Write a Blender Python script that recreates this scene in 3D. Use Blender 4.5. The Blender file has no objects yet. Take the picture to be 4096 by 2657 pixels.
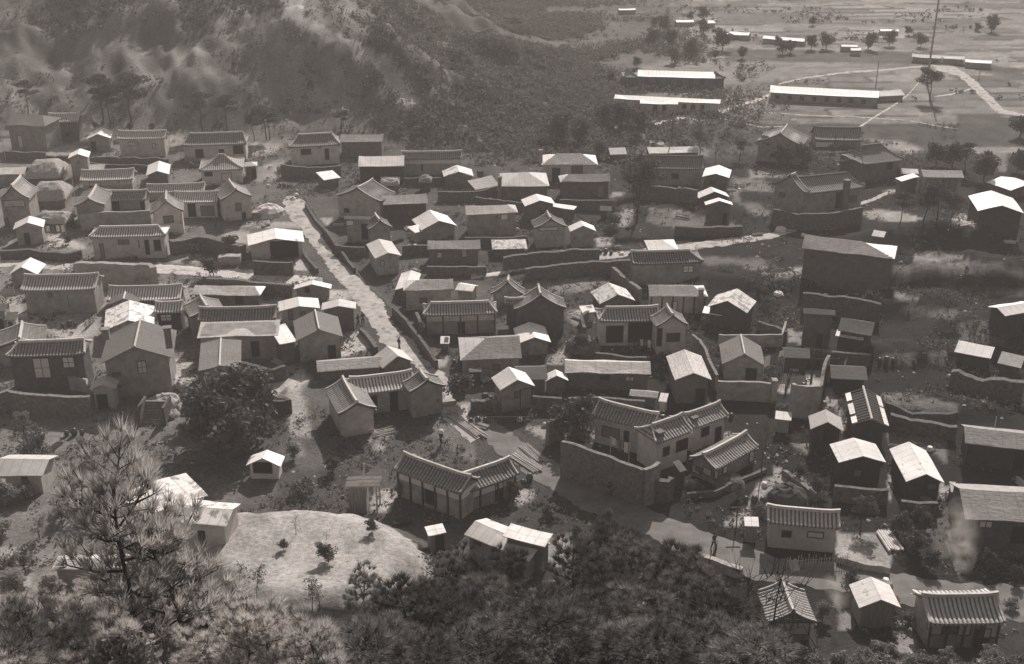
import bpy, math, random
import numpy as np
R_ = random.Random(7)
rng = np.random.default_rng(11)
scene = bpy.context.scene
# ------------------------------------------------------------ camera, sky, sun, exposure
FPX, PW, PH = 4700.0, 4096.0, 2657.0
TH = math.radians(23.9)
CAMZ = 58.0
cam_d = bpy.data.cameras.new('camera'); cam_d.sensor_width = 36.0
cam_d.lens = FPX / PW * 36.0; cam_d.clip_start = 0.5; cam_d.clip_end = 8000
cam = bpy.data.objects.new('camera', cam_d); scene.collection.objects.link(cam)
cam.location = (0, 0, CAMZ); cam.rotation_euler = (math.pi / 2 - TH, 0, 0)
scene.camera = cam
SUN_EL, SUN_AZ = math.radians(35), math.radians(15)      # azimuth from +Y towards +X (sun ahead, to the right)
world = bpy.data.worlds.new('World'); scene.world = world; world.use_nodes = True
nt = world.node_tree; bg = nt.nodes['Background']
sky = nt.nodes.new('ShaderNodeTexSky'); sky.sky_type = 'NISHITA'; sky.sun_disc = False
sky.sun_elevation = SUN_EL; sky.sun_rotation = SUN_AZ; sky.dust_density = 3.0
hs = nt.nodes.new('ShaderNodeHueSaturation'); hs.inputs['Saturation'].default_value = 0.12
nt.links.new(sky.outputs[0], hs.inputs['Color']); nt.links.new(hs.outputs[0], bg.inputs[0])
bg.inputs[1].default_value = 0.056
sun_d = bpy.data.lights.new('sun', 'SUN'); sun_d.energy = 5.0; sun_d.angle = math.radians(0.6); sun_d.color = (1.0, .955, .915)
sun = bpy.data.objects.new('sun', sun_d); scene.collection.objects.link(sun)
sun.rotation_euler = (math.pi / 2 - SUN_EL, 0, math.pi - SUN_AZ)
sun.rotation_euler = (-(math.pi / 2 - SUN_EL), 0, -SUN_AZ)
scene.view_settings.view_transform = 'Standard'; scene.view_settings.look = 'None'
scene.view_settings.exposure = 0.34; scene.view_settings.gamma = 1.0; scene.view_settings.use_curve_mapping = False
scene.cycles.use_denoising = True
scene.cycles.max_bounces = 5; scene.cycles.diffuse_bounces = 3; scene.cycles.volume_bounces = 1
scene.cycles.transparent_max_bounces = 4

# ------------------------------------------------------------ projection helpers (photo measurements -> places on the ground)
cT, sT = math.cos(TH), math.sin(TH)
def ray(x, y):
    u, v = (x - PW / 2) / FPX, (y - PH / 2) / FPX
    return np.array([u, cT - v * sT, -sT - v * cT])
def project(P):
    d = np.asarray(P, float) - np.array([0, 0, CAMZ])
    zc = d[1] * cT - d[2] * sT
    return PW / 2 + FPX * d[0] / zc, PH / 2 - FPX * (d[1] * sT + d[2] * cT) / zc
def on_z(x, y, z):
    r = ray(x, y); t = (z - CAMZ) / r[2]
    return np.array([0, 0, CAMZ]) + r * t
def on_y(x, y, yy):
    r = ray(x, y); return np.array([0, 0, CAMZ]) + r * (yy / r[1])
CR = {'A1': (0, 0, .5181), 'A2': (1000, 0, .5181), 'A3': (2000, 0, .5181), 'A4': (2896, 0, .5181),
      'B1': (0, 700, .4314), 'B2': (800, 700, .4314), 'B3': (1600, 700, .4314), 'B4': (2400, 500, .4314), 'B5': (3096, 500, .4314),
      'C1': (0, 1200, .4314), 'C2': (900, 1200, .4314), 'C3': (1600, 1100, .4314), 'C4': (2300, 900, .4314), 'C5': (3096, 1000, .4314),
      'D1': (0, 1800, .555), 'D2': (1100, 1700, .555), 'D3': (2100, 1500, .4314), 'D4': (3096, 1500, .4314), 'D5': (2896, 1900, .5042), 'D6': (1800, 1900, .5042),
      'E2': (2700, 450, .4202), 'E3': (3000, 1300, .3238), 'E1': (1350, 700, .2591), 'S': (0, 0, 1.0), 'F': (0, 0, 1.721)}
def px(c, p):
    o = CR[c]; return (o[0] + p[0] * o[2], o[1] + p[1] * o[2])

# ------------------------------------------------------------ noise + terrain
_perm = np.random.default_rng(3).random((256, 256))
def vnoise(x, y):
    x = np.asarray(x, float); y = np.asarray(y, float)
    xi = np.floor(x).astype(int); yi = np.floor(y).astype(int); fx = x - xi; fy = y - yi
    fx = fx * fx * (3 - 2 * fx); fy = fy * fy * (3 - 2 * fy)
    a = _perm[xi & 255, yi & 255]; b = _perm[(xi + 1) & 255, yi & 255]
    c = _perm[xi & 255, (yi + 1) & 255]; d = _perm[(xi + 1) & 255, (yi + 1) & 255]
    return (a * (1 - fx) + b * fx) * (1 - fy) + (c * (1 - fx) + d * fx) * fy
def fbm(x, y, o=4):
    s = 0; a = .5; n = 0
    for i in range(o):
        s = s + a * vnoise(x * 2 ** i + 17 * i, y * 2 ** i + 31 * i); n += a; a *= .5
    return s / n
def dist_poly(x, y, pts):
    d = np.full(np.shape(x), 1e9)
    for (a, b) in zip(pts[:-1], pts[1:]):
        ax, ay = a[0], a[1]; bx, by = b[0] - ax, b[1] - ay
        t = np.clip(((x - ax) * bx + (y - ay) * by) / (bx * bx + by * by + 1e-9), 0, 1)
        d = np.minimum(d, np.hypot(x - ax - t * bx, y - ay - t * by))
    return d
def inside(x, y, pts):
    c = np.zeros(np.shape(x), bool); n = len(pts); j = n - 1
    for i in range(n):
        xi, yi, xj, yj = pts[i][0], pts[i][1], pts[j][0], pts[j][1]
        if yi != yj:
            c ^= ((yi > y) != (yj > y)) & (x < (xj - xi) * (y - yi) / (yj - yi) + xi)
        j = i
    return c
hb = [on_z(a, b, 0)[:2] for a, b in [(-2600, 560), (-900, 545), (0, 530), (500, 545), (1000, 560), (1500, 570), (1950, 600), (2180, 500), (2330, 400), (2360, 270), (2230, 130), (2050, 20)]]
hill_poly = hb + [np.array([60., 700.]), np.array([-1500., 900.])]
def sstep(a, b, x):
    t = np.clip((x - a) / (b - a), 0, 1); return t * t * (3 - 2 * t)
def h0(x, y):
    x = np.asarray(x, float); y = np.asarray(y, float)
    t = (74.5 + 1.5 * np.sin(x * .06 + .5) - 6.5 * sstep(6, 16, x) - y) / 2.6
    near = np.where(t > 30, t, np.log1p(np.exp(np.clip(t, -40, 30)))) * 2.6 * .71
    near = np.minimum(near, 52.6)
    d = dist_poly(x, y, hill_poly + [hill_poly[0]]); d = np.where(inside(x, y, hill_poly), d, 0)
    lf = sstep(45, -55, x)
    hh = d * (.07 + .37 * lf); hh = 85 * (1 - np.exp(-hh / 85))
    hh = hh * (.80 + .4 * fbm(x / 55 + 3, y / 55, 3)) + np.minimum(d / 25, 1) * 3.2 * (fbm(x / 14, y / 14, 3) - .5) * 2
    rg = 1 - np.abs(2 * fbm(x / 26 + y / 60, y / 75 + 4, 3) - 1); hh = hh + np.minimum(d / 20, 1) * 5.5 * (rg - .85) + np.minimum(d / 12, 1) * (2.4 * (fbm(x / 4, y / 5, 3) - .5) - 1.6 * np.abs(2 * fbm(x / 9 + y / 30, y / 26, 3) - 1))
    far = sstep(420, 700, y) * (fbm(x / 120, y / 120, 3)) * 14 + sstep(1200, 2600, y) * 55 * fbm(x / 500, y / 500, 2)
    return near + np.maximum(hh, 0) + far * np.where(d > 0, .2, 1)
def hit(f, x, y):
    r = ray(x, y); o = np.array([0, 0, CAMZ]); t0 = 15.0
    ts = np.concatenate([np.arange(15, 600, 1.0), np.arange(600, 4000, 10.)])
    P = o[None] + r[None] * ts[:, None]
    dz = P[:, 2] - f(P[:, 0], P[:, 1]); k = np.argmax(dz < 0)
    if dz[k] >= 0: k = len(ts) - 1
    a, b = ts[max(k - 1, 0)], ts[k]
    for _ in range(18):
        m = (a + b) / 2; p = o + r * m
        if p[2] - float(f(p[0], p[1])) < 0: b = m
        else: a = m
    return o + r * b
ridge1 = [hit(h0, *p)[:2] for p in [(1165, -60), (1195, 70), (1180, 150), (1290, 215), (1400, 265), (1520, 330), (1640, 430)]]
ridge2 = [hit(h0, *p)[:2] for p in [(640, -60), (760, 60), (830, 150), (840, 260), (760, 360)]]
mound_c = on_z(1235, 2310, 0)[:2]
bank = [(on_z(3830, 1120, 0)[:2], 13, 5, 3.2), (on_z(3620, 1230, 0)[:2], 9, 3.5, 1.8), (on_z(3990, 1330, 0)[:2], 8, 5, 2.0),
        (on_z(3660, 960, 0)[:2], 9, 3, 1.6), (on_z(3820, 950, 0)[:2], 7, 3, 1.8), (on_z(3640, 1420, 0)[:2], 8, 3, 1.2), (on_z(3700, 1640, 0)[:2], 8, 2.5, 1.1),
        (on_z(3000, 1130, 0)[:2], 9, 4, 1.4), (on_z(2800, 850, 0)[:2], 9, 4, .9), (on_z(2990, 800, 0)[:2], 7, 4, .9)]
def h(x, y):
    x = np.asarray(x, float); y = np.asarray(y, float)
    z = h0(x, y)
    z = z + 4.5 * np.exp(-(dist_poly(x, y, ridge1[:6]) / 12) ** 2) + 3 * np.exp(-(dist_poly(x, y, ridge2) / 10) ** 2)
    mx, my = (x - mound_c[0]) / 9.3, (y - mound_c[1]) / 7.8
    mr = np.sqrt(mx * mx + my * my + .5 * mx * my) + .35 * (fbm(x / 4, y / 4, 3) - .5)
    z = z + 2.6 * sstep(1.3, .7, mr)
    for c, a, b, hh in bank:
        q = ((x - c[0]) / a) ** 2 + ((y - c[1]) / b) ** 2
        z = z + hh * np.exp(-q * q * .8) * (.7 + .6 * fbm(x / 2.5, y / 2.0, 3))
    vil = sstep(84, 90, y) * sstep(300, 250, y)
    return z + vil * (.25 * (fbm(x / 9, y / 9, 3) - .5)) + sstep(260, 300, y) * .5 * (fbm(x / 12, y / 10, 2) - .5)
def ground(x, y, c='S'):
    return hit(h, *px(c, (x, y)))

# ------------------------------------------------------------ materials
TINT = (1.0, .925, .875)
MATS = {}
def mat(name, v, var=.25, scale=1.5, rough=.9, spec=.2, stretch=(1, 1, 1), bump=0.0, detail=6, spots=None, coord='Object', seam_or_shade=None, glow=0):
    if name in MATS: return MATS[name]
    m = bpy.data.materials.new(name); m.use_nodes = True; n = m.node_tree; L = n.links
    b = n.nodes['Principled BSDF']; b.inputs['Roughness'].default_value = rough
    b.inputs['Specular IOR Level'].default_value = spec
    tc = n.nodes.new('ShaderNodeTexCoord'); mp = n.nodes.new('ShaderNodeMapping'); mp.inputs['Scale'].default_value = stretch
    L.new(tc.outputs[coord], mp.inputs[0])
    oi = n.nodes.new('ShaderNodeObjectInfo')
    ad = n.nodes.new('ShaderNodeVectorMath'); ad.operation = 'ADD'
    sc = n.nodes.new('ShaderNodeVectorMath'); sc.operation = 'SCALE'; sc.inputs['Scale'].default_value = 40
    L.new(oi.outputs['Location'], sc.inputs[0]); L.new(mp.outputs[0], ad.inputs[0]); L.new(sc.outputs[0], ad.inputs[1])
    nz = n.nodes.new('ShaderNodeTexNoise'); nz.inputs['Scale'].default_value = scale; nz.inputs['Detail'].default_value = detail; nz.inputs['Roughness'].default_value = .65
    L.new(ad.outputs[0], nz.inputs['Vector'])
    cr = n.nodes.new('ShaderNodeValToRGB')
    lo, hi = v * (1 - var), v * (1 + var)
    cr.color_ramp.elements[0].position = .3; cr.color_ramp.elements[1].position = .7
    cr.color_ramp.elements[0].color = (lo * TINT[0], lo * TINT[1], lo * TINT[2], 1)
    cr.color_ramp.elements[1].color = (hi * TINT[0], hi * TINT[1], hi * TINT[2], 1)
    L.new(nz.outputs[0], cr.inputs[0]); out = cr.outputs[0]
    if spots:   # (threshold, value, scale): patches of wear
        n2 = n.nodes.new('ShaderNodeTexNoise'); n2.inputs['Scale'].default_value = spots[2]; n2.inputs['Detail'].default_value = 5
        L.new(ad.outputs[0], n2.inputs['Vector'])
        c2 = n.nodes.new('ShaderNodeValToRGB'); c2.color_ramp.elements[0].position = spots[0]; c2.color_ramp.elements[1].position = spots[0] + .05
        L.new(n2.outputs[0], c2.inputs[0])
        mx = n.nodes.new('ShaderNodeMixRGB'); L.new(c2.outputs[0], mx.inputs[0]); L.new(out, mx.inputs[1])
        mx.inputs[2].default_value = (spots[1] * TINT[0], spots[1] * TINT[1], spots[1] * TINT[2], 1); out = mx.outputs[0]
    if seam_or_shade:    # (axis index, pitch, darkness): panel or board joints; on tile, shade painted in the troughs
        sp = n.nodes.new('ShaderNodeSeparateXYZ'); L.new(tc.outputs['Object'], sp.inputs[0])
        for axis, pitch, dark, *wd in seam_or_shade:
            wd = wd[0] if wd else .07
            a = n.nodes.new('ShaderNodeMath'); a.operation = 'MULTIPLY_ADD'; a.inputs[1].default_value = 1 / pitch; a.inputs[2].default_value = wd / 2 + 100; L.new(sp.outputs[axis], a.inputs[0])
            f = n.nodes.new('ShaderNodeMath'); f.operation = 'FRACT'; L.new(a.outputs[0], f.inputs[0])
            g = n.nodes.new('ShaderNodeMath'); g.operation = 'LESS_THAN'; g.inputs[1].default_value = wd; L.new(f.outputs[0], g.inputs[0])
            k = n.nodes.new('ShaderNodeMath'); k.operation = 'MULTIPLY'; k.inputs[1].default_value = dark; L.new(g.outputs[0], k.inputs[0])
            mx = n.nodes.new('ShaderNodeMixRGB'); mx.blend_type = 'MULTIPLY'; L.new(k.outputs[0], mx.inputs[0]); L.new(out, mx.inputs[1]); mx.inputs[2].default_value = (.2, .2, .2, 1); out = mx.outputs[0]
    hv = n.nodes.new('ShaderNodeHueSaturation'); rv = n.nodes.new('ShaderNodeMapRange'); rv.inputs['To Min'].default_value = .80; rv.inputs['To Max'].default_value = 1.16
    L.new(oi.outputs['Random'], rv.inputs[0]); L.new(rv.outputs[0], hv.inputs['Value']); L.new(out, hv.inputs['Color']); out = hv.outputs[0]
    L.new(out, b.inputs['Base Color'])
    if bump:
        bp = n.nodes.new('ShaderNodeBump'); bp.inputs['Strength'].default_value = bump; bp.inputs['Distance'].default_value = .1
        L.new(nz.outputs[0], bp.inputs['Height']); L.new(bp.outputs[0], b.inputs['Normal'])
    if glow:    # thin leaves let some light through
        tr = n.nodes.new('ShaderNodeBsdfTranslucent'); L.new(out, tr.inputs[0]); ms = n.nodes.new('ShaderNodeMixShader'); ms.inputs[0].default_value = glow
        L.new(b.outputs[0], ms.inputs[1]); L.new(tr.outputs[0], ms.inputs[2]); L.new(ms.outputs[0], n.nodes['Material Output'].inputs[0])
    MATS[name] = m; return m
M = {
 'tin': mat('pale_sheet_metal', .72, .16, 1.6, .6, .4, seam_or_shade=[(0, .9, .4), (1, 1.8, .25)], spots=(.64, .42, 1.6)),
 'tinpatch': mat('patched_sheet_metal', .66, .2, 1.5, .7, .3, seam_or_shade=[(0, .9, .5), (1, 1.7, .4)], spots=(.53, .3, 1.1)),
 'tinlight': mat('dull_sheet_metal', .55, .15, 1.2, .7, .3, seam_or_shade=[(0, .9, .4)]),
 'plank': mat('weathered_shingle', .33, .38, 2.2, .95, .1, (1, 3, 1), .4, seam_or_shade=[(1, .45, .45), (0, 1.3, .25)]),
 'plankpale': mat('bleached_shingle', .52, .35, 2.2, .95, .1, (1, 3, 1), .4, seam_or_shade=[(1, .45, .5), (0, 1.3, .25)]),
 'slate': mat('grey_board_roof', .17, .2, 2.5, .95, .1, (1, 2, 1), .3, seam_or_shade=[(1, .35, .35)]),
 'tile': mat('dark_clay_tile', .24, .3, 3.0, .8, .3, bump=.2, seam_or_shade=[(0, .34, .7, .42), (1, .3, .3, .2)]),  # wide stripes paint shade between the ribs; narrow ones are course joints
 'tileL': mat('pale_clay_tile', .62, .2, 3.0, .8, .3, bump=.2, seam_or_shade=[(0, .34, .85, .42)]),  # pale ribs and dark stripes paint sunlit tops and shaded troughs
 'tileM': mat('grey_clay_tile', .34, .25, 3.0, .8, .3, bump=.2, seam_or_shade=[(0, .34, .75, .42), (1, .3, .3, .2)]),  # wide stripes stand in for trough shade; narrow ones are courses
 'thatch': mat('rice_straw_thatch', .33, .35, 4, .95, .05, (1, 5, 1), .8),
 'ridge': mat('mortar_ridge', .55, .2, 3, .9, .1),
 'ridged': mat('dark_ridge', .17, .2, 3, .9, .1),
 'pale': mat('pale_plaster', .48, .22, 1.0, .9, .1, bump=.1, spots=(.66, .26, .8)),
 'mid': mat('mud_plaster', .30, .32, 1.0, .95, .1, bump=.2, spots=(.66, .16, .8)),
 'dark': mat('dark_mud_wall', .13, .3, 1.2, .95, .1, bump=.2),
 'vdark': mat('very_dark_wall', .06, .3, 1.2, .95, .1, bump=.2),  # very dark wall tone
 'white': mat('whitewash', .68, .08, 1.5, .9, .1, spots=(.68, .5, .8)),
 'board': mat('vertical_boarding', .28, .3, 2, .9, .1, (4, 4, .5), .2, seam_or_shade=[(0, .22, .5)]),
 'hole': mat('dark_opening', .02, .2, 2, .95, .05),
 'paper': mat('paper_window', .62, .08, 2, .9, .1),
 'glass': mat('window_glass', .05, .2, 2, .25, .5),
 'greyp': mat('grey_shutter', .16, .15, 2, .8, .1),
 'timber': mat('dark_timber', .07, .3, 3, .9, .1),
 'rawtimber': mat('raw_timber', .5, .25, 3, .9, .1, (1, 6, 1)),
 'stone': mat('rubble_stone', .2, .45, 2.6, .95, .1, bump=.9),
 'stoned': mat('dark_rubble_stone', .12, .45, 2.6, .95, .1, bump=.9),
 'stonep': mat('pale_rubble_stone', .34, .35, 2.6, .95, .1, bump=.9),
 'brick': mat('grey_brick', .21, .2, 2, .95, .1, bump=.2, seam_or_shade=[(2, .14, .35)]),
 'cloth': mat('white_cloth', .75, .06, 2, .9, .1),
 'sand': mat('pale_sand', .45, .3, .9, 1, .05, bump=.4, spots=(.58, .25, .55)),
 'straw': mat('shaggy_straw', .42, .4, 4, .95, .05, (1, 5, 1), .8),
 'soil': mat('trodden_soil', .28, .25, .9, 1, .05, bump=.3),
 'shadesoil': mat('painted_shade_soil', .10, .3, .7, 1, .05, bump=.3, spots=(.62, .16, .4)),  # dark tone for the painted wall shadow beside the road
 'bark': mat('bark', .06, .4, 5, .95, .1, (1, 1, .3), .5),
 'barkp': mat('pale_bark', .42, .3, 5, .95, .1, (1, 1, .3), .5),
 'leafd': mat('dark_needles', .11, .55, 2.0, .85, .2, glow=.18),
 'leafm': mat('grey_needles', .21, .5, 1.5, .8, .25, glow=.25),
 'leafp': mat('sunlit_needles', .5, .3, 1.2, .8, .25, glow=.45),  # sunlit look of the left-hand pines put into the needle colour
 'leafo': mat('light_grey_needles', .42, .4, 1.4, .8, .25, glow=.5),  # light grey needles of the open-crowned pines
 'scrub': mat('scrub_leaves', .12, .5, .6, .9, .1, glow=.35),
 'grassm': mat('dry_grass', .18, .4, .8, .95, .1),
 'skin': mat('skin', .3, .1), 'clothd': mat('dark_clothing', .05, .2), 'clothw': mat('light_clothing', .6, .1), 'hair': mat('black_hair', .02, .2),
 'pot': mat('brown_glazed_pot', .07, .2, 2, .4, .5),
}
# ------------------------------------------------------------ object helpers
C = scene.collection
def mesh(name, V, F, m=None, mats=None, mi=None, smooth=False):
    me = bpy.data.meshes.new(name)
    if isinstance(F, np.ndarray):
        V = np.asarray(V, np.float32); k = F.shape[1]
        me.vertices.add(len(V)); me.vertices.foreach_set('co', V.ravel())
        me.loops.add(F.size); me.loops.foreach_set('vertex_index', F.ravel().astype(np.int32))
        me.polygons.add(len(F)); me.polygons.foreach_set('loop_start', np.arange(0, F.size, k, dtype=np.int32))
        me.polygons.foreach_set('loop_total', np.full(len(F), k, np.int32)); me.update(calc_edges=True)
    else:
        me.from_pydata([tuple(map(float, v)) for v in V], [], F); me.update()
    for q in (mats or [m]):
        if q: me.materials.append(q)
    if mi is not None: me.polygons.foreach_set('material_index', np.asarray(mi, np.int32))
    if smooth: me.polygons.foreach_set('use_smooth', np.ones(len(me.polygons), bool))
    return me
def link(name, me, parent=None, loc=None, rz=None):
    o = bpy.data.objects.new(name, me); C.objects.link(o)
    if parent: o.parent = parent
    if loc is not None: o.location = tuple(map(float, loc))
    if rz is not None: o.rotation_euler = (0, 0, rz)
    return o
def tag(o, label=None, cat=None, group=None, kind=None):
    if label: o['label'] = label
    if cat: o['category'] = cat
    if group: o['group'] = group
    if kind: o['kind'] = kind
    return o
class MB:
    def __init__(s): s.V = []; s.F = []
    def box(s, x0, x1, y0, y1, z0, z1):
        n = len(s.V); s.V += [(x0, y0, z0), (x1, y0, z0), (x1, y1, z0), (x0, y1, z0), (x0, y0, z1), (x1, y0, z1), (x1, y1, z1), (x0, y1, z1)]
        s.F += [tuple(n + i for i in f) for f in [(0, 3, 2, 1), (4, 5, 6, 7), (0, 1, 5, 4), (1, 2, 6, 5), (2, 3, 7, 6), (3, 0, 4, 7)]]; return s
    def bar(s, a, b, r=.05, n=5, r2=None):
        a = np.array(a, float); b = np.array(b, float); d = b - a; L = np.linalg.norm(d) + 1e-9; d /= L
        u = np.cross(d, (0, 0, 1)); u = np.array((1., 0, 0)) if np.linalg.norm(u) < 1e-3 else u / np.linalg.norm(u); w = np.cross(d, u)
        k = len(s.V); r2 = r if r2 is None else r2
        for q, rr in ((a, r), (b, r2)):
            for i in range(n):
                t = 2 * math.pi * i / n; s.V.append(tuple(q + rr * (math.cos(t) * u + math.sin(t) * w)))
        for i in range(n): s.F.append((k + i, k + (i + 1) % n, k + n + (i + 1) % n, k + n + i))
        s.F.append(tuple(k + i for i in range(n))[::-1]); s.F.append(tuple(k + n + i for i in range(n))); return s
    def add(s, V, F):
        k = len(s.V); s.V += [tuple(v) for v in V]; s.F += [tuple(k + i for i in f) for f in F]; return s
    def build(s, name, m, parent=None, loc=None, rz=None): return link(name, mesh(name, s.V, s.F, m), parent, loc, rz)
# ------------------------------------------------------------ the ground sheet
def add_ground():
    ny, nx = 820, 760
    ys = np.concatenate([np.linspace(-60, 22, 12)[:-1], 22 * (3200 / 22.) ** np.linspace(0, 1, ny - 11) ** 1.0])
    tx = np.linspace(-1, 1, nx)
    Y = np.repeat(ys[:, None], nx, 1); X = tx[None] * (0.60 * np.maximum(Y, 0) + 45)
    Z = h(X, Y)
    # tones: ground materials (soil, sand, grass, field), plus shade painted towards the right
    d = np.stack([X, Y, Z - CAMZ], -1); zc = np.maximum(d[..., 1] * cT - d[..., 2] * sT, .1)
    PX = PW / 2 + FPX * d[..., 0] / zc; PY = PH / 2 - FPX * (d[..., 1] * sT + d[..., 2] * cT) / zc
    JX = [(fbm(X / (1.2 + k) + 7 * k, Y / (1.2 + k), 4) - .5) * 95 for k in range(4)]; JY = [(fbm(X / (1.2 + k) + 50 + 9 * k, Y / (1.2 + k), 4) - .5) * 55 for k in range(4)]
    JN = fbm(X / 1.7 + 3, Y / 1.7, 3); PYbad = Y < 22
    T = .088 + .085 * sstep(1500, 300, PX) - .064 * sstep(1600, 2800, PX)  # shade painted into the soil: paler at left, darker at right
    T = T * (.7 + .6 * fbm(X / 8 + 5, Y / 6 + 9, 4))
    T = np.where(Y > 245, .15, T)
    hillm = h0(X, Y) > .8
    T = np.where((Y > 90) & hillm, .135 + .26 * (fbm(X / 5 + Y / 9, Y / 13, 5) - .45) * (.6 + .8 * sstep(0, -70, X)) , T)
    stripe = np.sin(Y * .55 + 3 * fbm(X / 40, Y / 14, 3)) * .5 + .5
    U = (X * .95 + Y * .22) / 20 + 1.3 * fbm(X / 70, Y / 60, 2); Vv = (Y * .98 - X * .07) / 6.5 + 1.6 * fbm(X / 80 + 4, Y / 50, 2); U = U + .5 * (np.floor(Vv) % 2)
    cell = _perm[np.floor(U).astype(int) & 255, np.floor(Vv).astype(int) & 255]; edge = ((U % 1) < .05) | ((Vv % 1) < .16)
    fld = .12 + .17 * cell * fbm(X / 25, Y / 25, 2) * 1.6 + .05 * (fbm(X / 2, Y / 1.2, 3) - .5); fld = np.where(edge, np.where(_perm[np.floor(Vv).astype(int) & 255, 7] > .5, .08, .26), fld)
    T = np.where((Y > 235) & ~hillm, fld, T)
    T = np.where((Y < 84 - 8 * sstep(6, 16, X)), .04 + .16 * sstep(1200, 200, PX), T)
    def patch(c, pts, v, amt=1.0, jit=1.0):
        nonlocal T
        P = [px(c, p) for p in pts]; xs = [p[0] for p in P]; ys_ = [p[1] for p in P]
        bb = (PX > min(xs) - 70) & (PX < max(xs) + 70) & (PY > min(ys_) - 50) & (PY < max(ys_) + 50); bb[PYbad] = False
        if not bb.any(): return
        u, w, mm = PX[bb], PY[bb], 0
        for k in range(4): mm = mm + inside(u + JX[k][bb] * jit, w + JY[k][bb] * jit, P)
        mm = np.clip(mm / 4. * (.75 + .5 * JN[bb]), 0, 1) * amt
        T[bb] = T[bb] * (1 - mm) + v * mm
    for c, pts, v, amt, j in PATCHES: patch(c, pts, v, amt, j)
    d1 = dist_poly(X, Y, ridge1); T = np.where((Y > 90) & (d1 < .6 + 2.6 * fbm(X / 6, Y / 6, 2)), .38, T)
    d2 = dist_poly(X, Y, ridge2); T = np.where((Y > 90) & (d2 < 26 * fbm(X / 12, Y / 12, 3) ** 1.5), T + .06 * fbm(X / 3, Y / 4, 3), T)
    mx, my = (X - mound_c[0]) / 9.3, (Y - mound_c[1]) / 7.8; mr = np.sqrt(mx * mx + my * my + .5 * mx * my) + .35 * (fbm(X / 4, Y / 4, 3) - .5) + .12 * (fbm(X / .8, Y / .8, 2) - .5)
    T = np.where(mr < 1.0, .335 + .12 * (fbm(X / 1.5, Y / 1.5, 3) - .5), T)
    amp = np.where(Y < 250, .55, .5)
    T = T * (1 + amp * (fbm(X / 2.2, Y / 2.2, 5) - .5) * 2 * .8)
    T = np.clip(T, .014, .6)
    idx = (np.arange(ny)[:, None] * nx + np.arange(nx)[None]); a = idx[:-1, :-1].ravel()
    F = np.stack([a, a + 1, a + nx + 1, a + nx], 1)
    V = np.stack([X, Y, Z], -1).reshape(-1, 3)
    me = mesh('ground', V, F, None, smooth=True)
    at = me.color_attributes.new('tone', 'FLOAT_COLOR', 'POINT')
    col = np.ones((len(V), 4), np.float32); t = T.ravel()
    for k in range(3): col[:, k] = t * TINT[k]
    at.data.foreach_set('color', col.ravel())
    m = bpy.data.materials.new('earth_and_fields'); m.use_nodes = True; n = m.node_tree; L = n.links
    b = n.nodes['Principled BSDF']; b.inputs['Roughness'].default_value = 1; b.inputs['Specular IOR Level'].default_value = .05
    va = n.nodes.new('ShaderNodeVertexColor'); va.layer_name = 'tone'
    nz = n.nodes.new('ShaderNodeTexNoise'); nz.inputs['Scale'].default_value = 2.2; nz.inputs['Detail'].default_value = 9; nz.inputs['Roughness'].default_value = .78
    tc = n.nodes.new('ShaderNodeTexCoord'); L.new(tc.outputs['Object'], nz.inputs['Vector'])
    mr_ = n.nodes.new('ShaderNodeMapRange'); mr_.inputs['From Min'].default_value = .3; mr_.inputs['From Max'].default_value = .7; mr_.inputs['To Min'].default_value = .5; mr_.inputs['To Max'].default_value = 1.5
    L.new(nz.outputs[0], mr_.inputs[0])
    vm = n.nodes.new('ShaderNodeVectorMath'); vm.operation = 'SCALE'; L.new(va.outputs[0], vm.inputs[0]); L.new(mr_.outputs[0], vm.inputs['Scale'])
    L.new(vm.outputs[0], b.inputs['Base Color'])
    bp = n.nodes.new('ShaderNodeBump'); bp.inputs['Strength'].default_value = .7; bp.inputs['Distance'].default_value = .25; L.new(nz.outputs[0], bp.inputs['Height']); L.new(bp.outputs[0], b.inputs['Normal'])
    me.materials.append(m)
    tag(link('ground', me), kind='structure')

def ribbon(name, c, pairs, m, lift=.05, label=None):
    """a draped sheet between a left and a right edge"""
    P = [(ground(a, b, c), ground(e, f, c)) for a, b, e, f in pairs]
    rows = []
    for (l0, r0), (l1, r1) in zip(P[:-1], P[1:]):
        n = max(2, int(np.linalg.norm((l1 + r1 - l0 - r0) / 2)[()] / .5))
        for i in range(n): t = i / n; rows.append((l0 * (1 - t) + l1 * t, r0 * (1 - t) + r1 * t))
    rows.append(P[-1]); nc = 9; V = []
    for i, (l, r) in enumerate(rows):
        w = np.linalg.norm(r - l) + 1e-6; u = (r - l) / w
        l = l + u * (R_.random() - .5) * .5 + u * float(vnoise(i * .21, 3.3) - .5) * .2 * w; r = r + u * (R_.random() - .5) * .5 + u * float(vnoise(i * .21, 9.3) - .5) * .2 * w
        for k in range(nc):
            q = l + (r - l) * k / (nc - 1); e = min(k, nc - 1 - k)
            V.append((q[0], q[1], float(h(q[0], q[1])) + lift * (.3 + .7 * min(1, e)) + .03 * float(vnoise(q[0] * 3, q[1] * 3))))
    F = [(i * nc + k, i * nc + k + 1, (i + 1) * nc + k + 1, (i + 1) * nc + k) for i in range(len(rows) - 1) for k in range(nc - 1)]
    return tag(link(name, mesh(name, V, F, m, smooth=True)), kind='structure')

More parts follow.
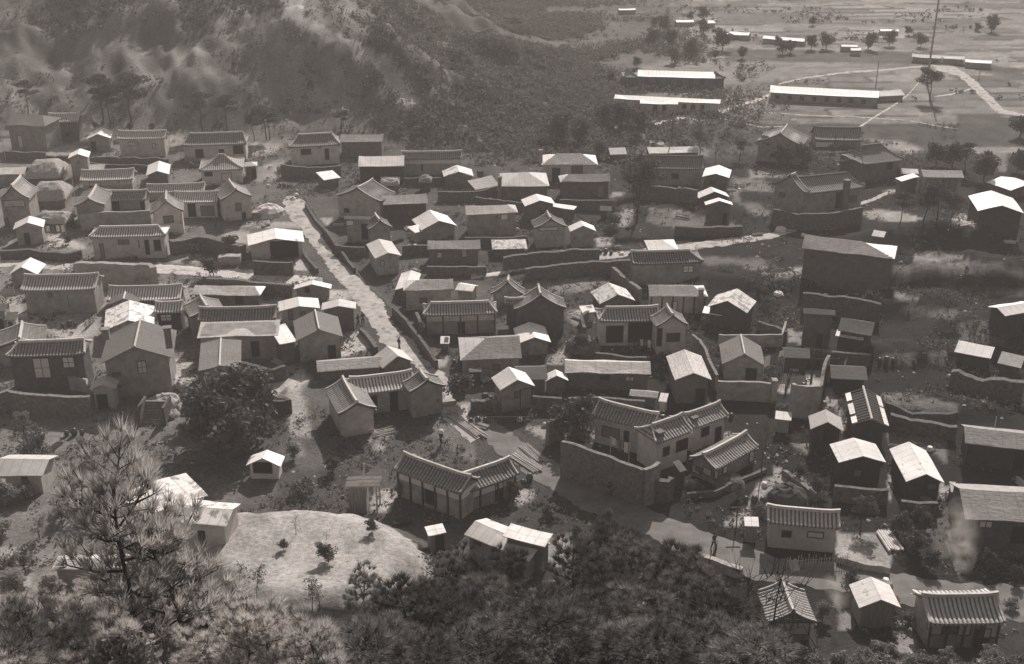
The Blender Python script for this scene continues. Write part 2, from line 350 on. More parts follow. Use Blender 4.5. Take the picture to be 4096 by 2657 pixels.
def yard_wall(name, label, cat, c, pts, ht=1.8, th=.35, m='stone', group=None, rough=.12, closed=False):
    """a free-standing or retaining wall; pts are points of its top edge"""
    P = []
    for p in pts:
        x, y = px(c, p); z = 0
        for _ in range(6):
            q = on_z(x, y, z + ht); z = float(h(q[0], q[1]))
        P.append(np.array([q[0], q[1], z]))
    o = P[0].copy(); V = []; F = []
    prev = None
    for a, b in zip(P[:-1], P[1:]):
        d = (b - a)[:2]; L = np.linalg.norm(d) + 1e-6; d /= L; nrm = np.array([-d[1], d[0]]) * th / 2
        n = max(1, int(L / .6))
        for i in range(n + 1):
            if prev is not None and i == 0: continue
            t = i / n; q = a + (b - a) * t; z = float(h(q[0], q[1])); top = z + ht + (float(fbm(q[0] / 2.2, q[1] / 2.2, 3)) - .5) * 4 * rough + (R_.random() - .5) * .5 * rough
            k = len(V)
            for s in (-1, 1):
                V.append((q[0] + s * nrm[0] - o[0], q[1] + s * nrm[1] - o[1], z - .4 - o[2])); V.append((q[0] + s * nrm[0] * (.9 + .2 * R_.random()) - o[0], q[1] + s * nrm[1] - o[1], top - o[2]))
            if prev is not None:
                j = prev
                F += [(j, k, k + 1, j + 1), (j + 1, k + 1, k + 3, j + 3), (j + 3, k + 3, k + 2, j + 2), (j + 2, k + 2, k, j)]
            else: F.append((k, k + 1, k + 3, k + 2))
            prev = k
    F.append((prev, prev + 2, prev + 3, prev + 1))
    return tag(link(name, mesh(name, V, F, M[m]), None, o), label, cat, group)
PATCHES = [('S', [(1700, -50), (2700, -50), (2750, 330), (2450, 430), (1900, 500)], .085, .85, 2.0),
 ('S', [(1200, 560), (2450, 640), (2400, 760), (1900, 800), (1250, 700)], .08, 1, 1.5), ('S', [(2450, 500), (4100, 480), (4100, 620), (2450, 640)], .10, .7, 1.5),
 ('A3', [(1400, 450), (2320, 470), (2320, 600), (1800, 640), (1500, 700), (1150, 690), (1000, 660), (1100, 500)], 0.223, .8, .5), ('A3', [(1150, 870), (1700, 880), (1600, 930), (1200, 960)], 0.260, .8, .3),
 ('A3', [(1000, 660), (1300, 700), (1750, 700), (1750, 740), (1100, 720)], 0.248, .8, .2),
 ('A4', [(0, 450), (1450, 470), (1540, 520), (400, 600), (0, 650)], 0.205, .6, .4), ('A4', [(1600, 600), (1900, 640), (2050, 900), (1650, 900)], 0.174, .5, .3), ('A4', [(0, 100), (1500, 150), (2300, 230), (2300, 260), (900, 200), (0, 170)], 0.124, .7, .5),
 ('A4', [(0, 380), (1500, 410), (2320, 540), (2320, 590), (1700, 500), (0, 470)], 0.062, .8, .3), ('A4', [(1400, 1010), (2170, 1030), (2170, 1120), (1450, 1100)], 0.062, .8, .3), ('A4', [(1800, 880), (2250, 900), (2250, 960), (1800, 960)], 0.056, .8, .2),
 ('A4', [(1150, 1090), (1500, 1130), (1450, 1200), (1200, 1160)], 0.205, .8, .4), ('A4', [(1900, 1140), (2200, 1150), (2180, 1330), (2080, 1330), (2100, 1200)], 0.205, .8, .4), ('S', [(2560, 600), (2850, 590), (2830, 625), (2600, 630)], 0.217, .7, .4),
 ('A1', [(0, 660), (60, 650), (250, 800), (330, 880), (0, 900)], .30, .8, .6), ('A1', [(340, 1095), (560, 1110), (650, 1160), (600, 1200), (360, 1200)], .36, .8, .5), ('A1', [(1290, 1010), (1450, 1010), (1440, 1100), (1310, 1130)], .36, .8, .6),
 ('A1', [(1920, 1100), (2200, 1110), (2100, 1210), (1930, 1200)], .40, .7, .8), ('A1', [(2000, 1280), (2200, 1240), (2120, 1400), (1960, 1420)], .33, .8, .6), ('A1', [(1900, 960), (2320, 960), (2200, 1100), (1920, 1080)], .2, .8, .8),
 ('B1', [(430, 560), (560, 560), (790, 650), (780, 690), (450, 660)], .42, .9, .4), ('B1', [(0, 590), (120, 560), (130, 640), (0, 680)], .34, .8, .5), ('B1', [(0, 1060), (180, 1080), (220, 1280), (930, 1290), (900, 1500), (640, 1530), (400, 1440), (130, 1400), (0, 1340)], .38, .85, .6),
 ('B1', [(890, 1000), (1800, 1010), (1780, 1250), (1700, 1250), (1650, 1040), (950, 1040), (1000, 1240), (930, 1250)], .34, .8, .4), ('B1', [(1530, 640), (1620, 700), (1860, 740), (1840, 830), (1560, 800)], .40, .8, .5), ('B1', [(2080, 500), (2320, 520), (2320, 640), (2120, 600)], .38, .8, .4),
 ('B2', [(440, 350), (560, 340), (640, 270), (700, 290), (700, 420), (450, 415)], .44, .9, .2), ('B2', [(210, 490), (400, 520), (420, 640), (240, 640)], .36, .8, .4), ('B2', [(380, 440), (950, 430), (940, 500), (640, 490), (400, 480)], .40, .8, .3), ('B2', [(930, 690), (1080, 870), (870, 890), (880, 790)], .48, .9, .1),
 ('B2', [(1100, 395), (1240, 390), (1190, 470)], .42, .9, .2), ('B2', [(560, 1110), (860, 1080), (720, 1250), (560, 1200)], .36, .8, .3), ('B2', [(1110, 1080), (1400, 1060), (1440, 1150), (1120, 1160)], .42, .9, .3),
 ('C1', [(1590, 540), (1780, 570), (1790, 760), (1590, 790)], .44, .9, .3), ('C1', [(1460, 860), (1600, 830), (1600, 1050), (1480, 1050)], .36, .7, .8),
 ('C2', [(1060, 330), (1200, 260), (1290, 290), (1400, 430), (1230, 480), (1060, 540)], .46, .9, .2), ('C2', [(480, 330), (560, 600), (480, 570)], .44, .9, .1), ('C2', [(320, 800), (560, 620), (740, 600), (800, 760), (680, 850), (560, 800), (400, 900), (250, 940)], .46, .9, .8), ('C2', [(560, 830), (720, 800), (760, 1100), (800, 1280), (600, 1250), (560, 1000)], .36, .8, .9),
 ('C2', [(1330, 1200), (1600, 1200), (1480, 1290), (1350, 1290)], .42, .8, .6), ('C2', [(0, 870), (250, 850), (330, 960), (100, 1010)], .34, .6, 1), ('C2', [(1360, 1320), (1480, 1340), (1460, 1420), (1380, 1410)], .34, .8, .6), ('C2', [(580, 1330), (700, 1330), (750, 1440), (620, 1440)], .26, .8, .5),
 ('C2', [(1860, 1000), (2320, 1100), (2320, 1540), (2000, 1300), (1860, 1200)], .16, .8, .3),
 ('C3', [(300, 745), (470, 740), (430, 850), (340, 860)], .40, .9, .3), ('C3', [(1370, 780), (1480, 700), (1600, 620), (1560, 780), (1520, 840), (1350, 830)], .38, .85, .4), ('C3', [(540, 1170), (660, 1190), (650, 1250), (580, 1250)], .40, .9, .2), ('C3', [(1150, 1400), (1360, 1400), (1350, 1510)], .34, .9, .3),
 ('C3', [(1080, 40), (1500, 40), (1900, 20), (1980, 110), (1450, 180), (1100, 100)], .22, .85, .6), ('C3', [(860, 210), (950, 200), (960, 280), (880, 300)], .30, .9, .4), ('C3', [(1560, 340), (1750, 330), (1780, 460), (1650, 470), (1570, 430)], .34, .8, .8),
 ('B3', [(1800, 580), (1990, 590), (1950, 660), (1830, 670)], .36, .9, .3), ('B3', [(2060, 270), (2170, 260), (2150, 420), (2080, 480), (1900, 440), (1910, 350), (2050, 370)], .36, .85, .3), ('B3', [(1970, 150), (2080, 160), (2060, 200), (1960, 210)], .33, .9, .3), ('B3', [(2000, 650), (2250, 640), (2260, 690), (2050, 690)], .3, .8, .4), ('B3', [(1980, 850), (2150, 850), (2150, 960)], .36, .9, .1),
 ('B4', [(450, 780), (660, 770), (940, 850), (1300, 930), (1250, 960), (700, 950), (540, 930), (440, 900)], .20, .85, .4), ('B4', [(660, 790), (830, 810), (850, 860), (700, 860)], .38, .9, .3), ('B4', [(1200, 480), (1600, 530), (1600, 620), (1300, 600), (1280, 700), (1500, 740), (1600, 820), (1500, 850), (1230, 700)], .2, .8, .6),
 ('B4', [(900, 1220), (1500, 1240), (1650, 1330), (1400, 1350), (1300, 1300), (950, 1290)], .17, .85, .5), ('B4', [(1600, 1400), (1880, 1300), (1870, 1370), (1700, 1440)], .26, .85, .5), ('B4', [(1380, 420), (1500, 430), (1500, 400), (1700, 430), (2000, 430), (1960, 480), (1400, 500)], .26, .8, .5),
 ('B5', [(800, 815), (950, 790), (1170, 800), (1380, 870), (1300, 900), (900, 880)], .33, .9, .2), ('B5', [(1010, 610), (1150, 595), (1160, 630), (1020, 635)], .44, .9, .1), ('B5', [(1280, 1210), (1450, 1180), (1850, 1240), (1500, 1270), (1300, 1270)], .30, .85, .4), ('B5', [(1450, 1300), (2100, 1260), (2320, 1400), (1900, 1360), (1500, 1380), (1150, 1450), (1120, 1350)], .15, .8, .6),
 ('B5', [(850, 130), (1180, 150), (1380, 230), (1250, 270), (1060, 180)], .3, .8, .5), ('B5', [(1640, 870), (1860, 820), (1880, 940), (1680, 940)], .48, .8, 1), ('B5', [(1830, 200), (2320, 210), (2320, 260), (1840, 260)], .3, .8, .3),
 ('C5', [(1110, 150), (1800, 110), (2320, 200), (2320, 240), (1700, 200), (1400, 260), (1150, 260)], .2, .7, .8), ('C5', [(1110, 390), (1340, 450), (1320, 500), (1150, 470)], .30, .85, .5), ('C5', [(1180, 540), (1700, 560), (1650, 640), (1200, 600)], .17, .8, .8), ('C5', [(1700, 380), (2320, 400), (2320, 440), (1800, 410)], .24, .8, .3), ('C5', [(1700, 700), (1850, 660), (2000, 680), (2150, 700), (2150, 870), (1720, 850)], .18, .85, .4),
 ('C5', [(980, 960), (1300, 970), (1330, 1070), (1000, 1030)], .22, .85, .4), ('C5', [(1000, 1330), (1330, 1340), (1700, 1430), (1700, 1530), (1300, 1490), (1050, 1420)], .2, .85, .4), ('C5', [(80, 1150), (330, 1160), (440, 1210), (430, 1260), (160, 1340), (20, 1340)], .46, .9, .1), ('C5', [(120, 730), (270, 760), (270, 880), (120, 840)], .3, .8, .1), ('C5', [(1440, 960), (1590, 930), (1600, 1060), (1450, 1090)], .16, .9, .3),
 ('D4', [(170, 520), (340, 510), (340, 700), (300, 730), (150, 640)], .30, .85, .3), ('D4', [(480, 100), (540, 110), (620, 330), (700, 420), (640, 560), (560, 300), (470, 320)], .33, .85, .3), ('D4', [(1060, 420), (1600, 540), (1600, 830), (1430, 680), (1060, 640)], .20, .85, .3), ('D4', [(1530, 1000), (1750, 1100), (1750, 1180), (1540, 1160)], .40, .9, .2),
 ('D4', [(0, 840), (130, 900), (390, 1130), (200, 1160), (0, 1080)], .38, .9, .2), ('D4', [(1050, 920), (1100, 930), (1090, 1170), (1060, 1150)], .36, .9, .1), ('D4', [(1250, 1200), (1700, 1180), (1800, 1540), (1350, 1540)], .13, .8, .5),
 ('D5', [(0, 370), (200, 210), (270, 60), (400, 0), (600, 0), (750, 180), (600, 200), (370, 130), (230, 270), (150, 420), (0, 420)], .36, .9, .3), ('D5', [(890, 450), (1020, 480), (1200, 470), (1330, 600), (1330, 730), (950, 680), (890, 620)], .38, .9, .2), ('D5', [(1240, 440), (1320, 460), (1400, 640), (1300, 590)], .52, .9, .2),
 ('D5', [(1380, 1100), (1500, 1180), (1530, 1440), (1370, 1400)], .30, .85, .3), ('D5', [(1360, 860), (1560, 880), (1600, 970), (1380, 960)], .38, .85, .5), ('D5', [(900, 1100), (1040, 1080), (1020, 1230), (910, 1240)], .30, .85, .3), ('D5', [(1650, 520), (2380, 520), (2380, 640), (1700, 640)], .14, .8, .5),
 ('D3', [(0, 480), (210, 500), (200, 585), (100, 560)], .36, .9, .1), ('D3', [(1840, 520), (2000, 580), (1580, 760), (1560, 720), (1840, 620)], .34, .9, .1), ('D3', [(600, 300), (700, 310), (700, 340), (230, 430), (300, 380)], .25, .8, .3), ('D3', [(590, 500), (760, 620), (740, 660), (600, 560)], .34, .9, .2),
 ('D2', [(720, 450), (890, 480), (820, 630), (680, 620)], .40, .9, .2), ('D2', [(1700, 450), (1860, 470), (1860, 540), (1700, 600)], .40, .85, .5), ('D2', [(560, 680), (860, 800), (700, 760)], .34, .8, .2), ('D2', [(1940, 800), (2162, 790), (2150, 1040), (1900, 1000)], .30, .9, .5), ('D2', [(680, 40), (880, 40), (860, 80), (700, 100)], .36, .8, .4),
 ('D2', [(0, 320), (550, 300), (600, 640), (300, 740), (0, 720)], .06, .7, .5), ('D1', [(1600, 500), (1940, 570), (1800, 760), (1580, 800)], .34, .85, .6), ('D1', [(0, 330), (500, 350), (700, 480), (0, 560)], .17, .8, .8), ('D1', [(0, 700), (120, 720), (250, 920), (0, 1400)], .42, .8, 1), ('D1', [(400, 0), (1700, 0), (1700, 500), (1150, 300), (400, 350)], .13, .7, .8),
]
add_ground()
# ------------------------------------------------------------ houses
PITCH = {'tin': .34, 'tinpatch': .34, 'tinlight': .36, 'plank': .42, 'plankpale': .42, 'slate': .42, 'tile': .58, 'tileL': .52, 'tileM': .56, 'straw': 1.0, 'thatch': .55, 'rafters': .4}
def prof(t, roof):
    if roof.startswith('tile'): return .5 * t + .5 * t * t
    if roof == 'thatch': return math.sin(min(t, 1) * math.pi / 2) ** .85
    return t
def roof_mesh(L, D, rise, roof, hl=0, hr=0, mono=False, near=False, endmat=None):
    """height-field roof: ridge along x, eaves at z=0; hl/hr = horizontal run of a hipped left/right end (0 = gable)"""
    tl = roof.startswith('tile')
    per = .34 if tl else 0
    nx = int(min(L / (per / 4), 240)) if tl else (int(L / .14) if (hl or hr) else max(6, int(L / .8)))
    if roof == 'thatch': nx = max(14, int(L / .35))
    half = (9 if near else 6) if tl else (6 if roof in ('thatch', 'straw') else (8 if (hl or hr) else 4))
    ys = np.linspace(-D / 2, D / 2, 2 * half + 1); xs = np.linspace(-L / 2, L / 2, nx + 1)
    if not tl and (hl or hr):
        ext = [-L / 2 + hl, L / 2 - hr]; xs = np.sort(np.concatenate([xs, ext]))
    V = []; W = D / 2
    seedx, seedy = R_.random() * 50, R_.random() * 50
    for j, y in enumerate(ys):
        for x in xs:
            if mono: t = (y + D / 2) / D; side = 0
            else:
                t = 1 - abs(y) / W; side = 0
                if hl:
                    e = (x + L / 2) / hl
                    if e < t: t = e; side = 1
                if hr:
                    e = (L / 2 - x) / hr
                    if e < t: t = e; side = 1
            t = max(0., min(1., t)); z = rise * prof(t, roof)
            if tl:
                s = (y if side else x) / per * 2 * math.pi
                z += .085 * abs(math.sin(s / 2)) + (.16 * (abs(x) / (L / 2)) ** 5 * (1 - .3 * t))
                if near: z += .02 * ((t * half * 1.0) % 1)
            elif roof == 'thatch':
                z += .5 * (float(fbm(x * 1.1 + seedx, y * 2.2 + seedy, 4)) - .5)
            else:
                z -= (.02 * L * (1 - (2 * x / L) ** 2) * t if L > 5 else 0)
                z += .15 * (float(vnoise(x * .45 + seedx, y * .45 + seedy)) - .5)
            yy = y + (.06 * (float(vnoise(x * 1.5 + seedx, j * 7.7)) - .5) if roof.startswith('plank') and j in (0, len(ys) - 1) else 0)
            V.append((x, yy, z))
    n1 = len(xs); F = []; mi = []
    for j in range(len(ys) - 1):
        for i in range(n1 - 1):
            a = j * n1 + i; F.append((a, a + 1, a + n1 + 1, a + n1))
            xm = (xs[i] + xs[i + 1]) / 2; ym = abs(ys[j] + ys[j + 1]) / 2
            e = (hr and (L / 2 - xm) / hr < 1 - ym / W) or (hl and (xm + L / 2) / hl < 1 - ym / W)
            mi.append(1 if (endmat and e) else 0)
    nv = len(V); th = .30 if roof == 'thatch' else (.14 if tl else .07)
    bnd = [i for i in range(n1)] + [j * n1 + n1 - 1 for j in range(1, len(ys))] + [(len(ys) - 1) * n1 + i for i in range(n1 - 2, -1, -1)] + [j * n1 for j in range(len(ys) - 2, 0, -1)]
    for b in bnd: v = V[b]; V.append((v[0], v[1], v[2] - th))
    nb = len(bnd)
    for k in range(nb): F.append((bnd[(k + 1) % nb], bnd[k], nv + k, nv + (k + 1) % nb)); mi.append(0)
    # soffit
    half_n = len(ys) - 1
    if not mono:
        lo = list(range(nv, nv + n1)); rt = list(range(nv + n1 - 1, nv + n1 - 1 + len(ys)))
        # two soffit quads strips per x would be heavy; use ridge line under the roof
        k = len(V)
        a0, a1 = -L / 2 + (hl or 0), L / 2 - (hr or 0)
        V += [(a0, 0, rise * (1 if True else 0) - th - .02), (a1, 0, rise - th - .02), (-L / 2, -D / 2, -th), (L / 2, -D / 2, -th), (L / 2, D / 2, -th), (-L / 2, D / 2, -th)]
        F += [(k, k + 2, k + 3, k + 1), (k + 1, k + 4, k + 5, k)]; mi += [0, 0]
    else:
        k = len(V); V += [(-L / 2, -D / 2, -th), (L / 2, -D / 2, -th), (L / 2, D / 2, rise - th), (-L / 2, D / 2, rise - th)]; F.append((k, k + 3, k + 2, k + 1)); mi.append(0)
    return V, F, mi
def tube_line(mb, pts, w, ht):
    """a raised cap that follows a polyline (ridge, hip, verge)"""
    for a, b in zip(pts[:-1], pts[1:]):
        a = np.array(a, float); b = np.array(b, float); d = b - a; d[2] = 0; L = np.linalg.norm(d) + 1e-9; n = np.array([-d[1], d[0], 0]) / L * w / 2
        k = len(mb.V)
        for q in (a, b):
            mb.V += [tuple(q - n - (0, 0, .05)), tuple(q - n * .6 + (0, 0, ht)), tuple(q + n * .6 + (0, 0, ht)), tuple(q + n - (0, 0, .05))]
        mb.F += [(k, k + 4, k + 5, k + 1), (k + 1, k + 5, k + 6, k + 2), (k + 2, k + 6, k + 7, k + 3), (k, k + 1, k + 2, k + 3), (k + 7, k + 6, k + 5, k + 4)]
BLOCKS = []
def B(ax, A, Bp, R=None, F=None, K=None, g=None, hw=2.5, roof='tin', wall='mid', hip=(0, 0), win=(), ov=.32, pitch=None, chim=None, ridge=None, posts=0, band=False, endmat=None, D=None, L=None, mono=False, c=None, verge=False, bandm='white', base=None):
    return locals()
def solve(b, c):
    c = b['c'] or c
    A = px(c, b['A']); Bq = px(c, b['Bp']); mid = ((A[0] + Bq[0]) / 2, (A[1] + Bq[1]) / 2); ov = b['ov']
    if b['g'] is not None:
        G = ground(*px(c, ((b['A'][0] + b['Bp'][0]) / 2, b['g']))); e = on_y(mid[0], mid[1], G[1] - ov); z0 = float(G[2]); hw = min(max(e[2] - z0, 1.3), 7.5)
        if hw != e[2] - z0: pass
    else:
        hw = b['hw']; z0 = 0
        for _ in range(6):
            q = on_z(mid[0], mid[1], z0 + hw); z0 = float(h(q[0], q[1]))
    zE = z0 + hw
    a = on_z(*A, zE); e = on_z(*Bq, zE); m = (a + e) / 2; ex = (e - a); W = np.linalg.norm(ex); ex /= W; ey = np.array([-ex[1], ex[0], 0])
    p = b['pitch'] or PITCH[b['roof']]; ax = b['ax']
    up = np.array([0, 0, 1.])
    if ax == 'x':
        if b['D']: D = b['D']
        else:
            Rx = px(c, b['R']); best = None
            for D in np.arange(1.2, 14, .1):
                dd = D if b['mono'] else D / 2; rs = p * dd
                r1 = project(a + ey * dd + up * rs); r2 = project(e + ey * dd + up * rs)
                t = (Rx[0] - r1[0]) / (r2[0] - r1[0] + 1e-9); yy = r1[1] + (r2[1] - r1[1]) * t; er = abs(yy - Rx[1])
                if best is None or er < best[0]: best = (er, D)
            D = best[1]
        L = W; rise = p * (D if b['mono'] else D / 2)
        center = m + ey * D / 2; rot = math.atan2(ex[1], ex[0])
    else:
        D = W
        if b['F']:
            fy = px(c, b['F'])[1]; rise = min(((abs(project(m + up * r)[1] - fy)), r) for r in np.arange(.15, 4, .05))[1]
        else: rise = p * D / 2
        if b['L']: L = b['L']
        else:
            kx = px(c, b['K']); best = None
            for L in np.arange(1.5, 18, .1):
                q = project(m + ey * L + up * rise); er = abs(q[1] - kx[1])
                if best is None or er < best[0]: best = (er, L)
            L = best[1]
            # skew the plan so that the ridge runs towards the point seen
            K3 = on_z(kx[0], kx[1], zE + rise); v = (K3 - m)[:2]; n = np.linalg.norm(v)
            if n > 2.5:
                v = v / n; ang = math.atan2(v[1], v[0]) - math.atan2(ey[1], ey[0])
                if abs(ang) < .9:
                    ca, sa = math.cos(ang * .6), math.sin(ang * .6); ey = np.array([ey[0] * ca - ey[1] * sa, ey[0] * sa + ey[1] * ca, 0]); ex = np.array([ey[1], -ey[0], 0])
                L = min(n, 16)
        center = m + ey * L / 2; rot = math.atan2(ey[1], ey[0])
    b.update(zE=zE, z0=z0, hw_=hw, L_=L, D_=D, rise=rise, center=center, rot=rot, ex=ex, ey=ey, m=m, a=a, e=e)
    return b
HOUSES = []
def H(name, label, cat, c, *blocks, group=None):
    bl = [solve(b, c) for b in blocks]; b0 = bl[0]
    root = link(name, None, None, (b0['center'][0], b0['center'][1], b0['z0'])); tag(root, label, cat, group)
    HOUSES.append(root)
    for b in bl: b['first'] = bl[0]; build_block(root, b, b['c'] or c)
    return root
def build_block(root, b, c):
    L, D, rise, roof, ov = b['L_'], b['D_'], b['rise'], b['roof'], b['ov']
    rl = np.array(root.location); ctr = b['center'] - rl; rot = b['rot']; zE = b['zE'] - rl[2]
    hl, hr = b['hip']; hl *= D / 2; hr *= D / 2
    if b['ax'] == 'y': hl, hr = hl, hr
    near = b['m'][1] < 130
    ca, sa = math.cos(rot), math.sin(rot)
    # walls
    ovx = min(ov, L * .12); ovy = min(ov, D * .12); lx, ly = L / 2 - ovx, D / 2 - ovy
    zb = -b['hw_'] - .5
    wb = MB(); S = 7
    def zr(x, y):
        if b['mono']: return rise * (y + D / 2) / D - .06
        t = 1 - abs(y) / (D / 2)
        if hl: t = min(t, (x + L / 2) / hl)
        if hr: t = min(t, (L / 2 - x) / hr)
        return rise * prof(max(0, min(1, t)), roof) - (.26 if roof == 'thatch' else .09)
    ysn = np.linspace(-ly, ly, 2 * S + 1)
    for x in (-lx, lx):
        k = len(wb.V); ring = [(x, -ly, zb)] + [(x, y, zr(x * .999, y)) for y in ysn] + [(x, ly, zb)]
        wb.V += ring; f = tuple(range(k, k + len(ring))); wb.F.append(f if x < 0 else f[::-1])
    n = len(ysn) + 2
    wb.F += [(0, 1, n + 1, n)[::-1], (n - 1, n - 2, 2 * n - 2, 2 * n - 1)]
    wb.F += [(k, k + 1, n + k + 1, n + k)[::-1] for k in range(1, n - 2)]
    wallo = wb.build('wall', M[b['wall']], root, (ctr[0], ctr[1], zE), rot)
    # roof
    rz = zE
    if roof == 'rafters':
        r = MB(); 
        for s in (-1, 1):
            nn = int(L / .55)
            for i in range(nn + 1):
                x = -L / 2 + L * i / nn; r.bar((x, s * D / 2, 0), (x, 0, rise), .05, 4)
        r.bar((-L / 2 - .3, 0, rise + .08), (L / 2 + .3, 0, rise + .08), .13, 6)
        ro = r.build('roof_frame', M['rawtimber'], root, (ctr[0], ctr[1], rz), rot)
        sl = math.hypot(D / 2, rise)
        for s in (-1, 1):
            for i, (u0, u1) in enumerate([(0, .2), (.28, .62), (.72, .98)] if s > 0 else [(0, .55), (.6, .95)]):
                q = MB(); x0, x1 = -L / 2 + L * u0, -L / 2 + L * u1; t0, t1 = -.06, .24
                for (xa, tt) in ((x0, t0), (x1, t0), (x1, t1), (x0, t1)): q.V.append((xa, s * D / 2 * (1 - tt), rise * tt + .10))
                q.V += [(v[0], v[1], v[2] - .04) for v in q.V[:4]]
                q.F = [(0, 1, 2, 3), (7, 6, 5, 4), (0, 4, 5, 1), (1, 5, 6, 2), (2, 6, 7, 3), (3, 7, 4, 0)]
                q.build('roof_sheet', M['tin'], ro)
        return
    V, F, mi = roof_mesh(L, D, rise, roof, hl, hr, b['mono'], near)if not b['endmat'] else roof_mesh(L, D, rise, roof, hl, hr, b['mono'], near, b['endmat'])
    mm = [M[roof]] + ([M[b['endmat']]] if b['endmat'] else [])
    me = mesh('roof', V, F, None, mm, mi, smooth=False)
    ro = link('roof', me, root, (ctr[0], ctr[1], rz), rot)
    tl = roof.startswith('tile'); rm = b['ridge'] or ('ridge' if tl else None)
    if rm and not b['mono']:
        q = MB(); w = .34 if tl else .22; a0, a1 = -L / 2 + hl, L / 2 - hr
        def rp(x, y): 
            t = 1 - abs(y) / (D / 2); t = min(t, (x + L / 2) / hl if hl else 9, (L / 2 - x) / hr if hr else 9)
            return (x, y, rise * prof(max(0, min(1, t)), roof) + (.16 * (abs(x) / (L / 2)) ** 5 if tl else 0) + .04)
        nn = 8
        tube_line(q, [rp(a0 + (a1 - a0) * i / nn, 0) for i in range(nn + 1)], w, .2 if tl else .06)
        if tl or b['verge']:
            for sx, hh_ in ((-1, hl), (1, hr)):
                for sy in (-1, 1):
                    if hh_: tube_line(q, [rp(sx * (L / 2 - hh_ * t), sy * (D / 2) * (1 - t)) for t in np.linspace(0.02, 1, 6)], w * .7, .12)
                    else: tube_line(q, [rp(sx * (L / 2 - .12), sy * (D / 2) * (1 - t)) for t in np.linspace(0.02, 1, 6)], w * .6, .07)
        q.build('ridge_cap', M[rm], ro)
    # plane helpers for things set in the front / side walls
    ex, ey = b['ex'], b['ey']
    if b['ax'] == 'x': fl, fw = L / 2 - ovx, D / 2 - ovy; fo = ovy
    else: fl, fw = D / 2 - ovy, L / 2 - ovx; fo = ovx
    def onplane(side, x, y):
        if side == 'F': n = ey; p0 = b['m'] + ey * fo
        elif side == 'R': n = ex; p0 = b['center'] + ex * fl
        else: n = ex; p0 = b['center'] - ex * fl
        o = np.array([0, 0, CAMZ]); r = ray(*px(c, (x, y))); t = np.dot(p0 - o, n) / np.dot(r, n); return o + r * t
    fr = math.atan2(ex[1], ex[0])
    wins = list(b['win'])
    if not wins and b is b['first'] and b['hw_'] > 1.9 and R_.random() < .6 and roof != 'rafters':
        u = R_.choice([-.3, .28, .1, -.12]); q0 = b['m'] + ey * fo + ex * (u * 2 * fl); dz = b['z0']; wd = R_.uniform(.3, .5); tall = R_.random() < .45
        lo_, hi_ = (0.1, 1.75) if tall else (1.0, 1.6); hi_ = min(hi_, b['hw_'] - .3); s0 = project((q0[0] - ex[0] * wd, q0[1] - ex[1] * wd, dz + hi_)); s1 = project((q0[0] + ex[0] * wd, q0[1] + ex[1] * wd, dz + lo_)); k_ = CR[c]
        wins = [('F', (s0[0] - k_[0]) / k_[2], (s0[1] - k_[1]) / k_[2], (s1[0] - k_[0]) / k_[2], (s1[1] - k_[1]) / k_[2], ('D' if tall else R_.choice('dg')))]
    for w in wins:
        side = w[0]; P0 = onplane(side, w[1], w[2]); P1 = onplane(side, w[3], w[4]); kind = w[5]
        if side == 'F':
            u0, u1 = np.dot(P0 - b['m'], ex), np.dot(P1 - b['m'], ex); lim = fl
            org = b['m'] + ey * (fo) + ex * ((u0 + u1) / 2); ang = fr
        else:
            s = 1 if side == 'R' else -1
            u0, u1 = np.dot(P0 - b['center'], ey), np.dot(P1 - b['center'], ey); lim = fw
            org = b['center'] + ex * s * fl + ey * ((u0 + u1) / 2); ang = fr + s * math.pi / 2
        ww = min(abs(u1 - u0), 2 * lim * .96); hh_ = abs(P0[2] - P1[2]); zc = min(P0[2], P1[2])
        zc = max(zc, b['z0'] + .05); 
        if zc + hh_ > b['zE'] + rise * (1 if b['ax'] == 'y' else 0) + .3: hh_ = max(.4, b['zE'] - .1 - zc)
        um = (u0 + u1) / 2
        if abs(um) + ww / 2 > lim:   # keep it on the wall
            um2 = math.copysign(max(0, lim - ww / 2), um); org = org + ((ex if side == 'F' else ey) * (um2 - um)); 
        mk = {'d': 'hole', 'w': 'paper', 'g': 'greyp', 'D': 'hole', 'G': 'greyp', 'l': 'glass', 'W': 'paper', 'B': 'board', 'p': 'pale'}[kind]
        nm = 'door' if kind in 'DGWB' else 'window'
        q = MB().box(-ww / 2, ww / 2, -.03, .12, 0, hh_)
        wo = q.build(nm, M[mk], root, (org[0] - rl[0], org[1] - rl[1], zc - rl[2]), ang)
        if ww > .35:
            f = MB(); t = .07
            f.box(-ww / 2 - t, -ww / 2, -.07, .1, -t, hh_ + t).box(ww / 2, ww / 2 + t, -.07, .1, -t, hh_ + t).box(-ww / 2, ww / 2, -.07, .1, hh_, hh_ + t).box(-ww / 2, ww / 2, -.07, .1, -t, 0)
            if kind in 'wlg' and ww > .8: f.box(-.03, .03, -.055, -.02, 0, hh_)
            if kind in 'w' and hh_ > .6: f.box(-ww / 2, ww / 2, -.05, -.025, hh_ / 2 - .025, hh_ / 2 + .025)
            f.build('frame', M['timber'], wo)
    if b['band']:
        hb_ = .75; q = MB().box(-fl * .985, fl * .985, -.04, .06, 0, hb_); p = b['m'] + ey * fo - rl
        q.build('plaster_band', M[b['bandm']], root, (p[0], p[1], zE - hb_ - .16), fr)
        q = MB().box(-fw * .985, fw * .985, -.04, .06, 0, hb_); p = b['center'] + ex * fl - rl
        q.build('plaster_band', M[b['bandm']], root, (p[0], p[1], zE - hb_ - .16), fr + math.pi / 2)
